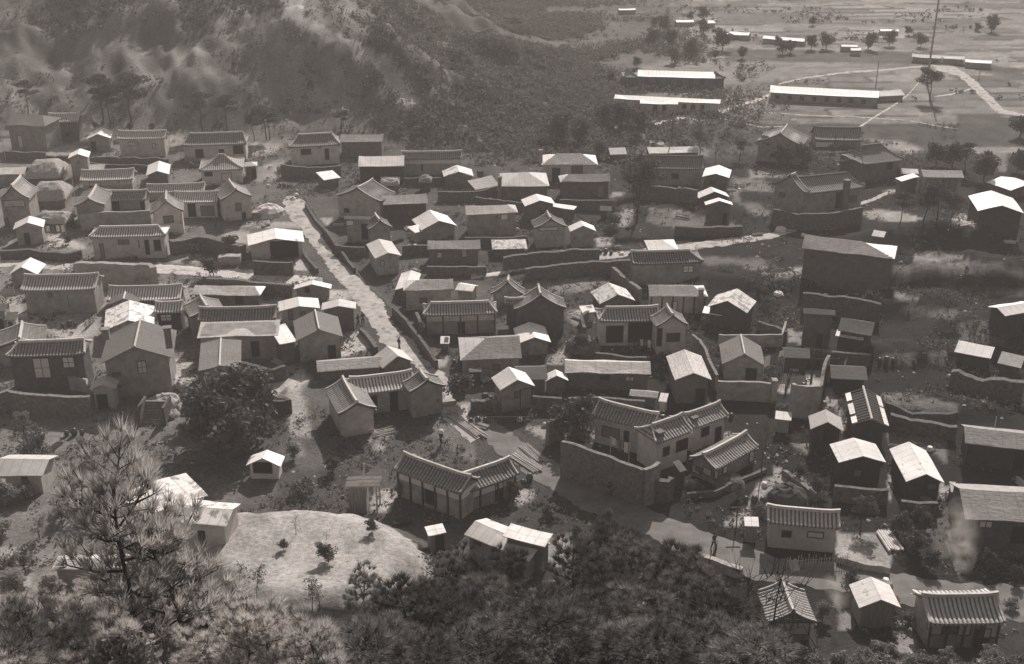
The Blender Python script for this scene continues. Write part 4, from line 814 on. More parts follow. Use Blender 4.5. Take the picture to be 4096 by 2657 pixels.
    H('hut', 'low hut with pale roof ends showing through the big left pine', 'hut', 'D1', B('x', (370, 862), (895, 846), R=(620, 775), hw=1.8, roof='plankpale', wall='mid', hip=(.6, .6), endmat='tin'))
    # ---- right
    H('tiled_house', 'tiled cottage with pale checker-lit tiles and two small windows, right of the road', 'house', 'D5', B('x', (338, 378), (925, 428), R=(640, 278), g=595, roof='tileL', wall='pale', ridge='ridge', win=[('F', 465, 443, 527, 492, 'd'), ('F', 670, 450, 782, 500, 'p')]))
    H('outhouse', 'tiny white-topped boarded outhouse left of the checker-tiled cottage', 'outhouse', 'D5', B('x', (165, 405), (278, 412), R=(220, 340), g=525, roof='tin', wall='board', mono=True, pitch=.15))
    H('gabled_house', 'gabled house with a thick white ridge and white gable panel, at the bottom right', 'house', 'D5', B('y', (345, 1182), (738, 1184), F=(540, 1100), K=(455, 842), g=1310, roof='tileM', wall='mid', ridge='ridge', win=[('F', 415, 1172, 665, 1262, 'W')]))
    H('hut', 'boarded bright-roofed hut between the two near tiled houses, bottom right', 'hut', 'D5',
      B('y', (1072, 1052), (1405, 1052), F=(1245, 988), K=(1160, 810), g=1205, roof='tin', wall='board'))
    H('tiled_house', 'tiled cottage with white wall panels and dark door, in the bottom right corner', 'house', 'D5', B('x', (1625, 1188), (2238, 1180), R=(1850, 962), g=1370, roof='tileL', wall='mid', ridge='ridge', posts=5, win=[('F', 1645, 1190, 1728, 1260, 'W'), ('F', 1860, 1190, 1945, 1265, 'W'), ('F', 1735, 1195, 1850, 1255, 'g'), ('F', 1995, 1230, 2088, 1370, 'D'), ('F', 2095, 1190, 2180, 1285, 'W')]))
    H('house', 'house with a battened slatted roof and dark door, cut by the right edge', 'house', 'D5', B('x', (1915, 345), (2560, 382), R=(2150, 122), g=600, roof='plank', wall='dark', win=[('F', 2035, 365, 2120, 415, 'w'), ('F', 2300, 412, 2378, 540, 'D')]))
    H('gabled_house', 'very dark gabled house under a broad bright roof, left of its narrower twin', 'house', 'D4', B('y', (598, 806), (1042, 816), F=(812, 752), K=(725, 582), g=1010, wall='vdark', win=[('F', 745, 882, 800, 940, 'g')]))
    H('gabled_house', 'narrow dark gabled house with a bright roof darker along its lower edge', 'house', 'D4', B('y', (1228, 994), (1578, 990), F=(1412, 912), K=(1272, 617), g=1145, wall='vdark'))
    H('house', 'unfinished house with bare rafters and white sheets along its eaves', 'house', 'D4', B('y', (735, 462), (1055, 470), F=(900, 402), K=(870, 128), g=645, roof='rafters', wall='vdark', win=[('F', 840, 532, 935, 552, 'W')]))
    H('thatched_hut', 'shaggy steep thatched hut with a black open front, left of the bare-rafter house', 'thatched hut', 'D4', B('y', (338, 500), (645, 520), F=(495, 430), K=(482, 312), g=705, roof='straw', wall='vdark', win=[('F', 465, 520, 545, 640, 'd')]))
    H('house', 'dark-fronted house with a wide weathered roof, cut by the right edge below the hollows', 'house', 'D4', B('x', (1770, 632), (2480, 712), R=(2050, 505), g=870, roof='plank', wall='vdark', posts=4))
    H('shed', 'tiny pale box shed at the foot of the yard wall', 'shed', 'D4', B('x', (10, 405), (160, 422), R=(85, 338), g=530, roof='tinlight', wall='mid', mono=True, pitch=.12))
    H('shed', 'upper shed with a plain pale slab roof near the right edge', 'shed', 'C5', B('x', (1672, 940), (2010, 1006), R=(1890, 872), g=1085, roof='tinlight', wall='vdark', mono=True, pitch=.12))
    H('shed', 'lower shed with a ribbed shingle roof cut by the right edge', 'shed', 'C5', B('x', (2070, 1050), (2290, 1095), R=(2190, 958), g=1180, roof='plank', wall='vdark', mono=True, pitch=.12))
    H('house', 'bright ragged roof above a dark wall, cut by the right edge halfway down', 'house', 'C5', B('x', (2145, 612), (2460, 560), R=(2300, 495), g=800, roof='tin', wall='vdark'))
    H('house', 'dark slate-roofed house with a bright white awning along its front', 'house', 'C5',
      B('x', (590, 745), (905, 795), R=(800, 655), g=930, roof='slate', wall='vdark'),
      B('x', (568, 795), (828, 836), R=(720, 760), g=935, roof='tin', wall='vdark', mono=True, pitch=.2))
    H('shed', 'blocky dark shed with a faint pale edge, left of the awning house', 'shed', 'C5', B('x', (272, 590), (572, 605), R=(430, 548), g=900, roof='slate', wall='dark'))
    H('shed', 'plain dark shed between the yard wall and the bare-rafter house', 'shed', 'C5', B('x', (528, 1192), (868, 1212), R=(700, 1078), g=1300, roof='slate', wall='vdark'))
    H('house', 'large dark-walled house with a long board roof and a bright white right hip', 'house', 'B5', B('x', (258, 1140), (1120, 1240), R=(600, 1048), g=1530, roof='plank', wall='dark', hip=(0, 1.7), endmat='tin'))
    H('tiled_house', 'big grey tiled house with a bright-tipped left gable and square chimney, upper right', 'house', 'E2',
      B('x', (1225, 778), (1815, 712), R=(1400, 604), g=1000, roof='tileM', wall='mid', ridge='ridged', hip=(0, .6), chim=[(1640, 650, 960, .4)], win=[('F', 1540, 765, 1610, 900, 'd'), ('F', 1660, 800, 1720, 850, 'g')]),
      B('y', (930, 690), (1235, 770), F=(1010, 600), K=(1060, 590), g=1000, roof='tileM', wall='mid', ridge='ridge', win=[('F', 1000, 760, 1040, 810, 'g')]))
    H('tiled_house', 'broad dark house with a lower left wing behind the big grey tiled house', 'house', 'E2',
      B('x', (1790, 500), (2190, 455), R=(2000, 300), g=640, roof='tile', wall='dark', ridge='ridged', hip=(.6, .7), win=[('F', 2030, 480, 2060, 540, 'd')]),
      B('y', (1555, 490), (1850, 500), F=(1700, 435), K=(1780, 390), g=610, roof='tile', wall='dark', ridge='ridged'))
    H('shed', 'brick-walled lean-to shed with a white slanting roof near the dark post', 'shed', 'B5',
      B('x', (1182, 522), (1350, 478), R=(1260, 455), g=612, roof='tin', wall='dark', mono=True, pitch=.2),
      B('x', (1180, 450), (1345, 455), R=(1260, 405), g=520, roof='tinlight', wall='dark'))
    H('house', 'panelled house with a pale ribbed roof, right of the brick lean-to shed', 'house', 'B5', B('x', (1385, 482), (1765, 490), R=(1560, 415), g=650, roof='plankpale', wall='mid', win=[('F', 1565, 505, 1680, 610, 'g'), ('F', 1410, 510, 1550, 610, 'B')]))
    H('shed', 'shed under the farther of the two smooth bright roofs at the right edge', 'shed', 'B5', B('x', (1968, 528), (2195, 610), R=(2150, 490), g=640, roof='tin', wall='dark', pitch=.2))
    H('house', 'dark house under a wide bent white roof, right edge, beside the thicket', 'house', 'B5', B('y', (1905, 810), (2305, 802), F=(2170, 745), K=(2088, 612), g=1010, roof='tin', wall='vdark'))
    H('shed', 'small pale roof beyond the dark bushes, above the house with the white right hip', 'shed', 'B5', B('x', (905, 1025), (1020, 1042), R=(960, 975), g=1060, roof='tinlight', wall='dark'))
    H('house', 'wide dark-roofed house with a square window hole, behind the tall dark tree', 'house', 'B4', B('x', (355, 402), (965, 412), R=(650, 295), g=560, roof='tile', wall='mid', ridge='ridged', win=[('F', 665, 452, 725, 498, 'd')]))
    H('shed', 'pale roof behind the wide dark-roofed house, seen between trees', 'shed', 'A3', B('x', (1150, 1187), (1545, 1178), R=(1350, 1130), g=1225, roof='tinlight', wall='dark'))
    H('shed', 'small bright roof corner left of the tall dark tree in the middle distance', 'shed', 'A3', B('x', (850, 1195), (980, 1192), R=(900, 1142), g=1225, roof='tinlight', wall='dark'))
    H('hut', 'bright-roofed hut at the top of the stepped row of three', 'hut', 'E2', B('y', (258, 610), (515, 625), F=(378, 578), K=(425, 500), g=745, wall='dark'))
    H('hut', 'hut with a chevron of white roof, middle of the stepped row of three', 'hut', 'E2', B('y', (232, 822), (512, 800), F=(375, 750), K=(360, 705), g=880, wall='vdark'))
    H('hut', 'hut with only a thin white roof edge, bottom of the stepped row of three', 'hut', 'E2', B('y', (290, 880), (552, 882), F=(418, 838), K=(415, 812), g=1060, wall='dark'))
    H('hall', 'big dim gabled hall behind trees at the edge of the plain', 'hall', 'E2',
      B('y', (770, 300), (1215, 305), F=(990, 205), K=(1150, 135), g=480, roof='tileM', wall='mid', ridge='ridge'),
      B('x', (1330, 262), (1790, 270), R=(1500, 150), g=335, roof='tileM', wall='mid', ridge='ridged', win=[('F', 1338, 290, 1500, 340, 'W')]))
    # ---- the plain
    H('barracks', 'long white-roofed barracks in the middle of the bare plain', 'barracks', 'A4',
      B('x', (352, 714), (1195, 758), R=(800, 680), g=800, roof='tin', wall='mid', win=[('F', 400 + 95 * i, 735 + 5 * i, 425 + 95 * i, 765 + 5 * i, 'd') for i in range(8)]),
      B('x', (1200, 745), (1400, 735), R=(1300, 695), g=770, roof='tinlight', wall='mid'))
    H('schoolhouse', 'upper of the two long school buildings, white roof between darker end pavilions', 'school', 'A3',
      B('x', (1060, 590), (1660, 608), R=(1350, 545), g=690, roof='tin', wall='dark', win=[('F', 1120 + 85 * i, 615, 1150 + 85 * i, 655, 'l') for i in range(6)]),
      B('x', (950, 600), (1075, 600), R=(1010, 520), g=680, roof='tile', wall='dark', hip=(.9, .9), ridge='ridged'), B('x', (1630, 612), (1745, 605), R=(1690, 555), g=690, roof='tile', wall='dark', hip=(.9, .9), ridge='ridged'))
    H('schoolhouse', 'lower of the two long school buildings, pale walls and row of dark windows', 'school', 'A3',
      B('x', (880, 762), (1700, 802), R=(1300, 748), g=870, roof='tin', wall='pale', win=[('F', 1408, 805, 1436, 840, 'd'), ('F', 1478, 808, 1504, 842, 'd'), ('F', 1550, 810, 1575, 842, 'd')]),
      B('x', (1080, 800), (1375, 808), R=(1240, 768), g=895, roof='tin', wall='pale', win=[('F', 1185, 812, 1212, 850, 'd'), ('F', 1255, 815, 1282, 852, 'd')]))
    far = [('A4', (0, 262), (190, 276), (90, 244), 290, 'long bright shed farthest left in the distant row across the plain'), ('A4', (295, 298), (618, 322), (450, 284), 335, 'longest bright roof of the distant row across the plain'),
           ('A4', (908, 360), (1035, 362), (970, 345), 385, 'short bright roof among trees right of the distant row'), ('A4', (1208, 240), (1352, 242), (1280, 226), 262, 'short bright roof highest up on the distant fields'),
           ('A3', (1362, 172), (1500, 170), (1430, 155), 190, 'small pale roof in the farthest fields, top centre'), ('A3', (1595, 182), (1665, 178), (1630, 160), 196, 'smallest pale roof in the farthest fields, top centre'),
           ('A3', (920, 80), (1050, 76), (990, 66), 92, 'faint pale roof near the top edge at the end of the hill'), ('A4', (980, 388), (1060, 390), (1020, 372), 402, 'tiny pale shed below the short bright roof among trees'),
           ('A4', (1860, 478), (2065, 492), (1960, 462), 505, 'pale low roof right of the gate building beyond the plain')]
    for c, a, b_, r, g, lab in far:
        H('distant_shed', lab, 'shed', c, B('x', a, b_, R=r, g=g, roof='tin', wall='mid', ov=.1), group='sheds across the plain')
    H('gate_building', 'long white-roofed building with pale gateposts where the road meets the far side of the plain', 'building', 'A4',
      B('x', (1450, 440), (1860, 462), R=(1650, 425), g=478, roof='tinlight', wall='mid', win=[('F', 1630, 448, 1642, 480, 'W'), ('F', 1676, 448, 1690, 480, 'W')]))
houses()
# ------------------------------------------------------------ roads and paths
M['road'] = mat('packed_road_earth', .17, .3, .6, 1, .05, bump=.3)
def P2(rows): return rows
ribbon('dirt_road', 'S', [(1150, 785, 1180, 786), (1122, 800, 1215, 804), (1150, 860, 1262, 868), (1200, 915, 1300, 920), (1235, 965, 1272, 968), (1290, 1035, 1370, 1050), (1340, 1110, 1450, 1125), (1400, 1175, 1530, 1205), (1440, 1235, 1560, 1265), (1495, 1320, 1575, 1310), (1530, 1370, 1660, 1358), (1600, 1420, 1690, 1425), (1690, 1490, 1775, 1495), (1720, 1540, 1800, 1545), (1745, 1590, 1825, 1605), (1765, 1650, 1872, 1635), (1800, 1705, 1890, 1690), (1880, 1775, 1935, 1745)], M['sand'])
ribbon('lower_road', 'S', [(1845, 1690, 1935, 1655), (1960, 1790, 2060, 1740), (2100, 1890, 2190, 1825), (2250, 1990, 2335, 1915), (2450, 2090, 2530, 2015), (2650, 2175, 2740, 2090), (2880, 2275, 2940, 2170), (3100, 2335, 3150, 2235), (3400, 2375, 3440, 2280), (3750, 2440, 3760, 2320), (4250, 2520, 4250, 2360)], M['road'])
def hpath(name, rows, m='sand', c='S'): return ribbon(name, c, [(x, yb, x2, yt) for x, yt, x2, yb in [(r[0], r[1], r[0], r[2]) for r in rows] for yb, yt in [(yb, yt)]], M[m])
hpath('footpath', [(600, 1058, 1092), (700, 1062, 1100), (830, 1070, 1106), (950, 1090, 1116), (1130, 1098, 1136), (1290, 1112, 1150)])
hpath('footpath', [(-30, 1038, 1068), (150, 1045, 1075), (292, 1055, 1085)])
hpath('footpath', [(2280, 1034, 1062), (2395, 1014, 1042), (2600, 990, 1016), (2720, 976, 1004), (2900, 955, 984), (3086, 932, 956), (3250, 886, 906), (3400, 825, 838), (3550, 768, 780)])
hpath('footpath', [(1885, 1100, 1118), (1990, 1090, 1104), (2098, 1066, 1080)])
def far_path(pts, w): 
    rows = []
    for i, p in enumerate(pts):
        a = px('A4', p); d = w * (p[2] if len(p) > 2 else 1); rows.append((a[0], a[1] + d * .35, a[0] + d * .3, a[1] - d * .35))
    ribbon('field_track', 'S', rows, M['sand'])
far_path([(-860, 985), (-700, 1020), (-560, 1090), (-440, 1120)], 26)
far_path([(-560, 965), (-300, 900), (0, 860), (200, 790), (340, 740)], 22)
far_path([(420, 650), (640, 600), (900, 565), (1200, 545), (1530, 515)], 10)
ribbon('field_road', 'A4', [(1590, 500, 1700, 480), (1640, 545, 1800, 520), (1810, 590, 1900, 590), (1880, 650, 1960, 640), (1960, 730, 2030, 710), (2050, 820, 2110, 800), (2120, 880, 2170, 850), (2330, 905, 2330, 885)], M['sand'])
far_path([(1500, 640), (1420, 730), (1300, 820), (1150, 910), (1020, 995)], 16)
far_path([(1900, 690), (1750, 730), (1620, 750)], 9)
far_path([(300, 870), (600, 890), (1000, 905), (1400, 930), (1800, 1000)], 5)
far_path([(-600, 920), (-100, 905), (300, 985), (500, 975)], 5)
# dark strip painting the wall's shadow along the road
ribbon('wall_shade_strip', 'S', [(1215, 790, 1222, 788), (1270, 880, 1282, 878), (1400, 1060, 1410, 1055), (1440, 1120, 1452, 1112), (1600, 1270, 1620, 1260), (1690, 1370, 1715, 1360), (1740, 1440, 1765, 1430)], M['shadesoil'], .08)

# ------------------------------------------------------------ walls
W = yard_wall
W('stone_wall', 'low stone wall edging the sandy road on its left, running down past the barn', 'wall', 'B2', [(945, 690), (1010, 780), (1085, 870)], .7, .4, 'stoned')
W('stone_wall', 'dark low wall along the left edge of the road, leading away from two standing people', 'wall', 'C2', [(1255, 255), (1330, 340), (1405, 440)], .7, .4, 'stoned')
W('stone_wall', 'long dark wall running down the right side of the sandy road', 'wall', 'B2', [(980, 260), (1080, 420), (1160, 500), (1290, 680), (1430, 860)], .8, .4, 'stoned')
W('stone_wall', 'dark wall between the road and the half-timbered house', 'wall', 'C2', [(1560, 60), (1700, 210), (1830, 380), (1960, 560)], 1.2, .4, 'stoned')
W('earth_bank', 'long straight retaining bank under the pale hipped house, left', 'bank', 'B1', [(690, 812), (1000, 815), (1385, 825), (1420, 850)], 3.0, .8, 'mid')
W('earth_bank', 'dark bank below the pale path at the left edge', 'bank', 'B1', [(0, 700), (280, 690), (600, 720), (750, 690)], 1.3, .6, 'stoned')
W('yard_wall', 'mud wall closing the courtyard of the gable-winged house', 'wall', 'B1', [(735, 362), (1000, 340), (1250, 335), (1390, 325)], 2.6, .4, 'mid')
W('earth_bank', 'rounded bank in front of the pale hipped house with bushes on it', 'bank', 'B1', [(1580, 610), (1820, 555), (2000, 590), (2250, 640)], 2.2, 1.2, 'stoned', rough=.3)
W('stone_wall', 'low wall in front of the barn beside the terrace path', 'wall', 'B2', [(490, 800), (700, 805), (860, 810)], 2.0, .5, 'stoned')
W('stone_wall', 'stacked boards and stones left of the barn', 'wall', 'B2', [(170, 750), (375, 745)], 1.2, 1.2, 'plank')
W('earth_bank', 'bank under the terrace path above the long shingled house', 'bank', 'B2', [(60, 955), (400, 975), (840, 1020)], 1.8, .6, 'stoned')
W('yard_wall', 'low rubble wall before the big-windowed tiled house, front left', 'wall', 'C1', [(-40, 880), (60, 850), (300, 880), (560, 890), (830, 900)], 2.3, .5, 'stone')
W('yard_wall', 'small mud pen wall beside the pole of the big-windowed tiled house', 'wall', 'C1', [(590, 690), (650, 710), (800, 735), (825, 800)], 1.6, .3, 'mid')
W('retaining_wall', 'dark stone terrace wall beneath the house with the boarded canopy', 'wall', 'C2', [(-20, 560), (200, 585), (420, 640), (560, 600)], 1.7, .5, 'stoned')
W('yard_wall', 'little square well wall of raw stone on the pale rocks', 'wall', 'C2', [(355, 925), (360, 890), (560, 900), (600, 930), (355, 925)], 1.6, .4, 'stoned')
W('yard_wall', 'straight front wall of the tile-roofed compound, facing the road', 'wall', 'D3', [(340, 612), (520, 665), (740, 745), (930, 812), (1105, 880)], 3.9, .4, 'stone')
W('yard_wall', 'side wall of the compound turning back from the road corner', 'wall', 'D3', [(1105, 880), (1180, 850), (1245, 800)], 3.9, .4, 'stone')
W('yard_wall', 'short wall between the compound and the road bend, with a dark gap', 'wall', 'D3', [(210, 440), (280, 400), (360, 375)], 2.6, .4, 'stone')
W('gate_wall', 'gatehouse wall with a slanting white coping at the compound corner', 'gate', 'D3', [(1180, 960), (1330, 975), (1360, 940)], 2.4, .6, 'stoned')
W('retaining_wall', 'dark embankment wall curving below the upper right path', 'wall', 'B3', [(1160, 868), (1500, 830), (1780, 800), (2150, 790)], 1.9, .6, 'stoned')
W('retaining_wall', 'dark stone wall below the shed with the pale sheets', 'wall', 'B3', [(960, 760), (1250, 720), (1600, 690), (1850, 690)], 2.0, .6, 'stoned')
W('yard_wall', 'wall slanting down beside the tiled house with the paned window', 'wall', 'B3', [(1975, 850), (2060, 930), (2150, 1000), (2230, 1060)], 1.8, .5, 'stone')
W('retaining_wall', 'dark terrace wall below the stepped row of three huts', 'wall', 'E2', [(0, 1085), (250, 1095), (480, 1090), (640, 1080)], 1.4, .7, 'stoned')
W('retaining_wall', 'stone footing wall below the big grey tiled house', 'wall', 'E2', [(940, 920), (1170, 965), (1500, 960), (1780, 905)], 2.6, .5, 'stoned')
W('yard_wall', 'curved wall descending between the L-shaped tiled house and the narrow house', 'wall', 'C4', [(1090, 1010), (1160, 1070), (1215, 1170), (1260, 1290), (1320, 1390)], 2.0, .35, 'stone')
W('yard_wall', 'front wall left of the yard gate, below the dark-roofed house', 'wall', 'C4', [(1325, 1448), (1600, 1458), (1840, 1470)], 2.2, .35, 'mid')
W('gatepost', 'round-topped gatepost at the right end of the left yard wall', 'gatepost', 'E3', [(272, 672), (340, 672)], 2.7, .8, 'mid', rough=.02)
W('yard_wall', 'tall square corner wall of the sunlit yard', 'wall', 'E3', [(530, 712), (560, 740), (700, 745), (880, 745)], 3.8, .4, 'mid', rough=.08)
W('yard_wall', 'long leaning side wall running back from the sunlit yard', 'wall', 'E3', [(880, 745), (905, 560), (940, 440), (980, 350)], 3.0, .35, 'stone')
W('yard_wall', 'thin back wall of the yard behind the dark-roofed house', 'wall', 'C4', [(1335, 1020), (1560, 1018), (1920, 1020), (1955, 900)], 1.5, .25, 'mid')
W('stone_wall', 'broken low wall across the hollow ground at the right, lower one', 'wall', 'C5', [(1040, 1400), (1300, 1430), (1700, 1500)], 1.3, .5, 'stoned', rough=.3)
W('stone_wall', 'rough wall of stones beside the small tiled house in the road bend', 'wall', 'C3', [(660, 1170), (820, 1150), (900, 1180)], 1.2, .6, 'stoned', rough=.3)
W('stone_wall', 'low wall along the near side of the lower road', 'wall', 'D6', [(1960, 630), (2090, 665), (2220, 710), (2320, 735)], 1.0, .5, 'stonep')
W('stone_wall', 'boundary wall across the dark yards, upper centre', 'wall', 'A2', [(1450, 1480), (1700, 1480), (1900, 1440)], 1.6, .4, 'stoned')
W('stone_wall', 'rubble edge under the pale plastered huts at the left hill foot', 'wall', 'A1', [(640, 1205), (900, 1215), (1300, 1218)], 1.2, .5, 'stoned', rough=.25)
W('stone_wall', 'rubble edge below the long tiled house under the pines', 'wall', 'A1', [(350, 1190), (500, 1200), (640, 1210)], 1.0, .5, 'stoned', rough=.25)
W('stone_wall', 'short pale wall at the bottom of the sunlit plot right of the cottage', 'wall', 'D5', [(900, 640), (1060, 690), (1320, 735)], .6, .4, 'stonep', rough=.15)
W('stone_wall', 'low wall in shade between the panelled door hut and the compound', 'wall', 'C3', [(1230, 1130), (1500, 1140)], 1.4, .4, 'stoned')

W('yard_wall', 'mud wall running back beside the sandy road above the wide boarded house', 'wall', 'E1', [(-40, 1080), (200, 1110), (420, 1120)], 1.4, .4, 'stoned')
W('yard_wall', 'low dark wall under the bright stepping roofs, upper centre', 'wall', 'B3', [(20, 660), (200, 650), (500, 640)], 1.3, .4, 'stoned')
W('yard_wall', 'stone wall below the shingled house with the pointed right end', 'wall', 'B3', [(600, 575), (900, 580), (1180, 560)], 1.3, .4, 'stoned')
W('yard_wall', 'dark wall across the yards below the chimneyed four-sided roof', 'wall', 'B3', [(700, 200), (940, 240), (1150, 250)], 1.5, .4, 'stoned')
W('yard_wall', 'wall in the shade below the shingled house with the pale roof end', 'wall', 'B3', [(1480, 225), (1750, 235), (2000, 240)], 1.6, .4, 'stoned')
W('yard_wall', 'dark wall in front of the long shingled shed-like house', 'wall', 'B3', [(250, 845), (560, 860), (800, 850)], 1.2, .4, 'stoned')
W('yard_wall', 'wall between the grey-walled house and the half-timbered house', 'wall', 'B3', [(150, 1270), (180, 1340), (210, 1420)], 1.3, .4, 'stoned')
W('yard_wall', 'dark yard wall behind the L-shaped house with the dark openings', 'wall', 'C4', [(130, 780), (60, 850), (90, 950)], 1.5, .4, 'stoned')
W('yard_wall', 'yard wall in front of the L-shaped house with the dark openings', 'wall', 'C4', [(190, 1190), (420, 1215), (700, 1230)], .9, .4, 'stoned')
W('yard_wall', 'dark wall closing the yard before the long low pale-shingled house', 'wall', 'C4', [(-60, 1600), (300, 1610), (650, 1630)], 1.3, .4, 'stoned')
W('yard_wall', 'dark wall right of the splayed white roof, stepping down the slope', 'wall', 'C4', [(1700, 890), (1860, 940), (1960, 1000)], 1.2, .4, 'stoned')
W('retaining_wall', 'dark terrace face below the house with the large white right hip', 'wall', 'B5', [(270, 1560), (600, 1590), (1000, 1600)], 2.6, .6, 'stoned')
W('retaining_wall', 'low dark terrace wall before the awning house', 'wall', 'C5', [(280, 910), (520, 940), (900, 960)], 1.4, .5, 'stoned')
W('retaining_wall', 'dark bank face under the two slab-roofed sheds at the right edge', 'wall', 'C5', [(1650, 1110), (1950, 1180), (2318, 1230)], 2.2, .8, 'stoned', rough=.3)
W('retaining_wall', 'dark bank between the rafters house and the right-edge house', 'wall', 'D4', [(1080, 380), (1400, 430), (1700, 470)], 1.6, .6, 'stoned', rough=.3)
W('yard_wall', 'dark wall beneath the broad bright-roofed gable house', 'wall', 'D4', [(560, 1030), (800, 1050), (1060, 1060)], 1.6, .4, 'stoned')
W('yard_wall', 'dark earthen wall beneath the narrow bright-roofed gable house', 'wall', 'D4', [(1180, 1160), (1350, 1180), (1520, 1180)], 1.4, .4, 'stoned')
W('retaining_wall', 'long dark bank left of the tall grey house row, below the hill huts', 'wall', 'A1', [(30, 1165), (200, 1175), (350, 1172)], 1.6, .5, 'stoned')
W('yard_wall', 'dark wall below the plain plastered house and hill huts', 'wall', 'A1', [(680, 1260), (900, 1270), (1300, 1280)], 1.2, .4, 'stoned')
W('yard_wall', 'mud wall right of the gabled house with one grey window', 'wall', 'B2', [(440, 340), (560, 345), (580, 300)], 1.0, .4, 'stone')
W('yard_wall', 'yard wall beneath the hip-and-gable tiled house, upper centre', 'wall', 'A2', [(240, 1275), (500, 1290), (700, 1280)], 2.0, .5, 'stoned')
W('yard_wall', 'dark wall beneath the long fascia-band house', 'wall', 'A2', [(1190, 1370), (1400, 1375), (1500, 1365)], 1.3, .4, 'stoned')
W('retaining_wall', 'footing terrace below the wide dark house with the square hole', 'wall', 'B4', [(360, 560), (650, 580), (900, 600)], 2.4, .5, 'stoned')
W('yard_wall', 'pale kerb wall edging the triangular sunlit plot', 'wall', 'D4', [(90, 880), (250, 990), (390, 1120)], .6, .35, 'stone')
W('yard_wall', 'dark wall along the right of the low panelled tile house', 'wall', 'D3', [(1500, 1090), (1760, 1080), (2050, 930), (2230, 860)], .5, .4, 'stoned')
# ------------------------------------------------------------ trees and shrubs
def leafcloud(n, cen, rad, size, rngl, flat=1.0, shell=.35):
    """n leaf faces scattered through ellipsoids; cen (k,3), rad (k,3)"""
    cen = np.asarray(cen, float); rad = np.asarray(rad, float); k = rngl.integers(0, len(cen), n)
    d = rngl.normal(size=(n, 3)); d /= np.linalg.norm(d, axis=1)[:, None]; r = shell + (1 - shell) * rngl.random(n) ** .6
    p = cen[k] + d * rad[k] * r[:, None]
    a = rngl.normal(size=(n, 3)); a /= np.linalg.norm(a, axis=1)[:, None]; b = np.cross(a, rngl.normal(size=(n, 3))); b /= np.linalg.norm(b, axis=1)[:, None]
    s = size * (.6 + .8 * rngl.random(n))[:, None]; a *= s; b *= s * .55
    a[:, 2] *= flat
    V = np.stack([p - a, p - b * .9, p + a, p + b], 1).reshape(-1, 3); F = np.arange(4 * n).reshape(n, 4)
    return V, F
def tufts(centres, dirs, nn, ln, w, rngl):
    """pine tufts: bundles of needle-like slivers"""
    n = len(centres); C_ = np.repeat(centres, nn, 0); D = np.repeat(dirs, nn, 0)
    r = rngl.normal(size=(n * nn, 3)); r /= np.linalg.norm(r, axis=1)[:, None]
    v = D * 1.25 + r * .85; v /= np.linalg.norm(v, axis=1)[:, None]; v *= (ln * (.6 + .6 * rngl.random(n * nn)))[:, None]
    s = np.cross(v, rngl.normal(size=(n * nn, 3))); s /= np.linalg.norm(s, axis=1)[:, None]; s *= w
    base = C_ + r * ln * .12
    V = np.stack([base - s, base + s, base + v], 1).reshape(-1, 3); F = np.arange(3 * n * nn).reshape(-1, 3)
    return V, F
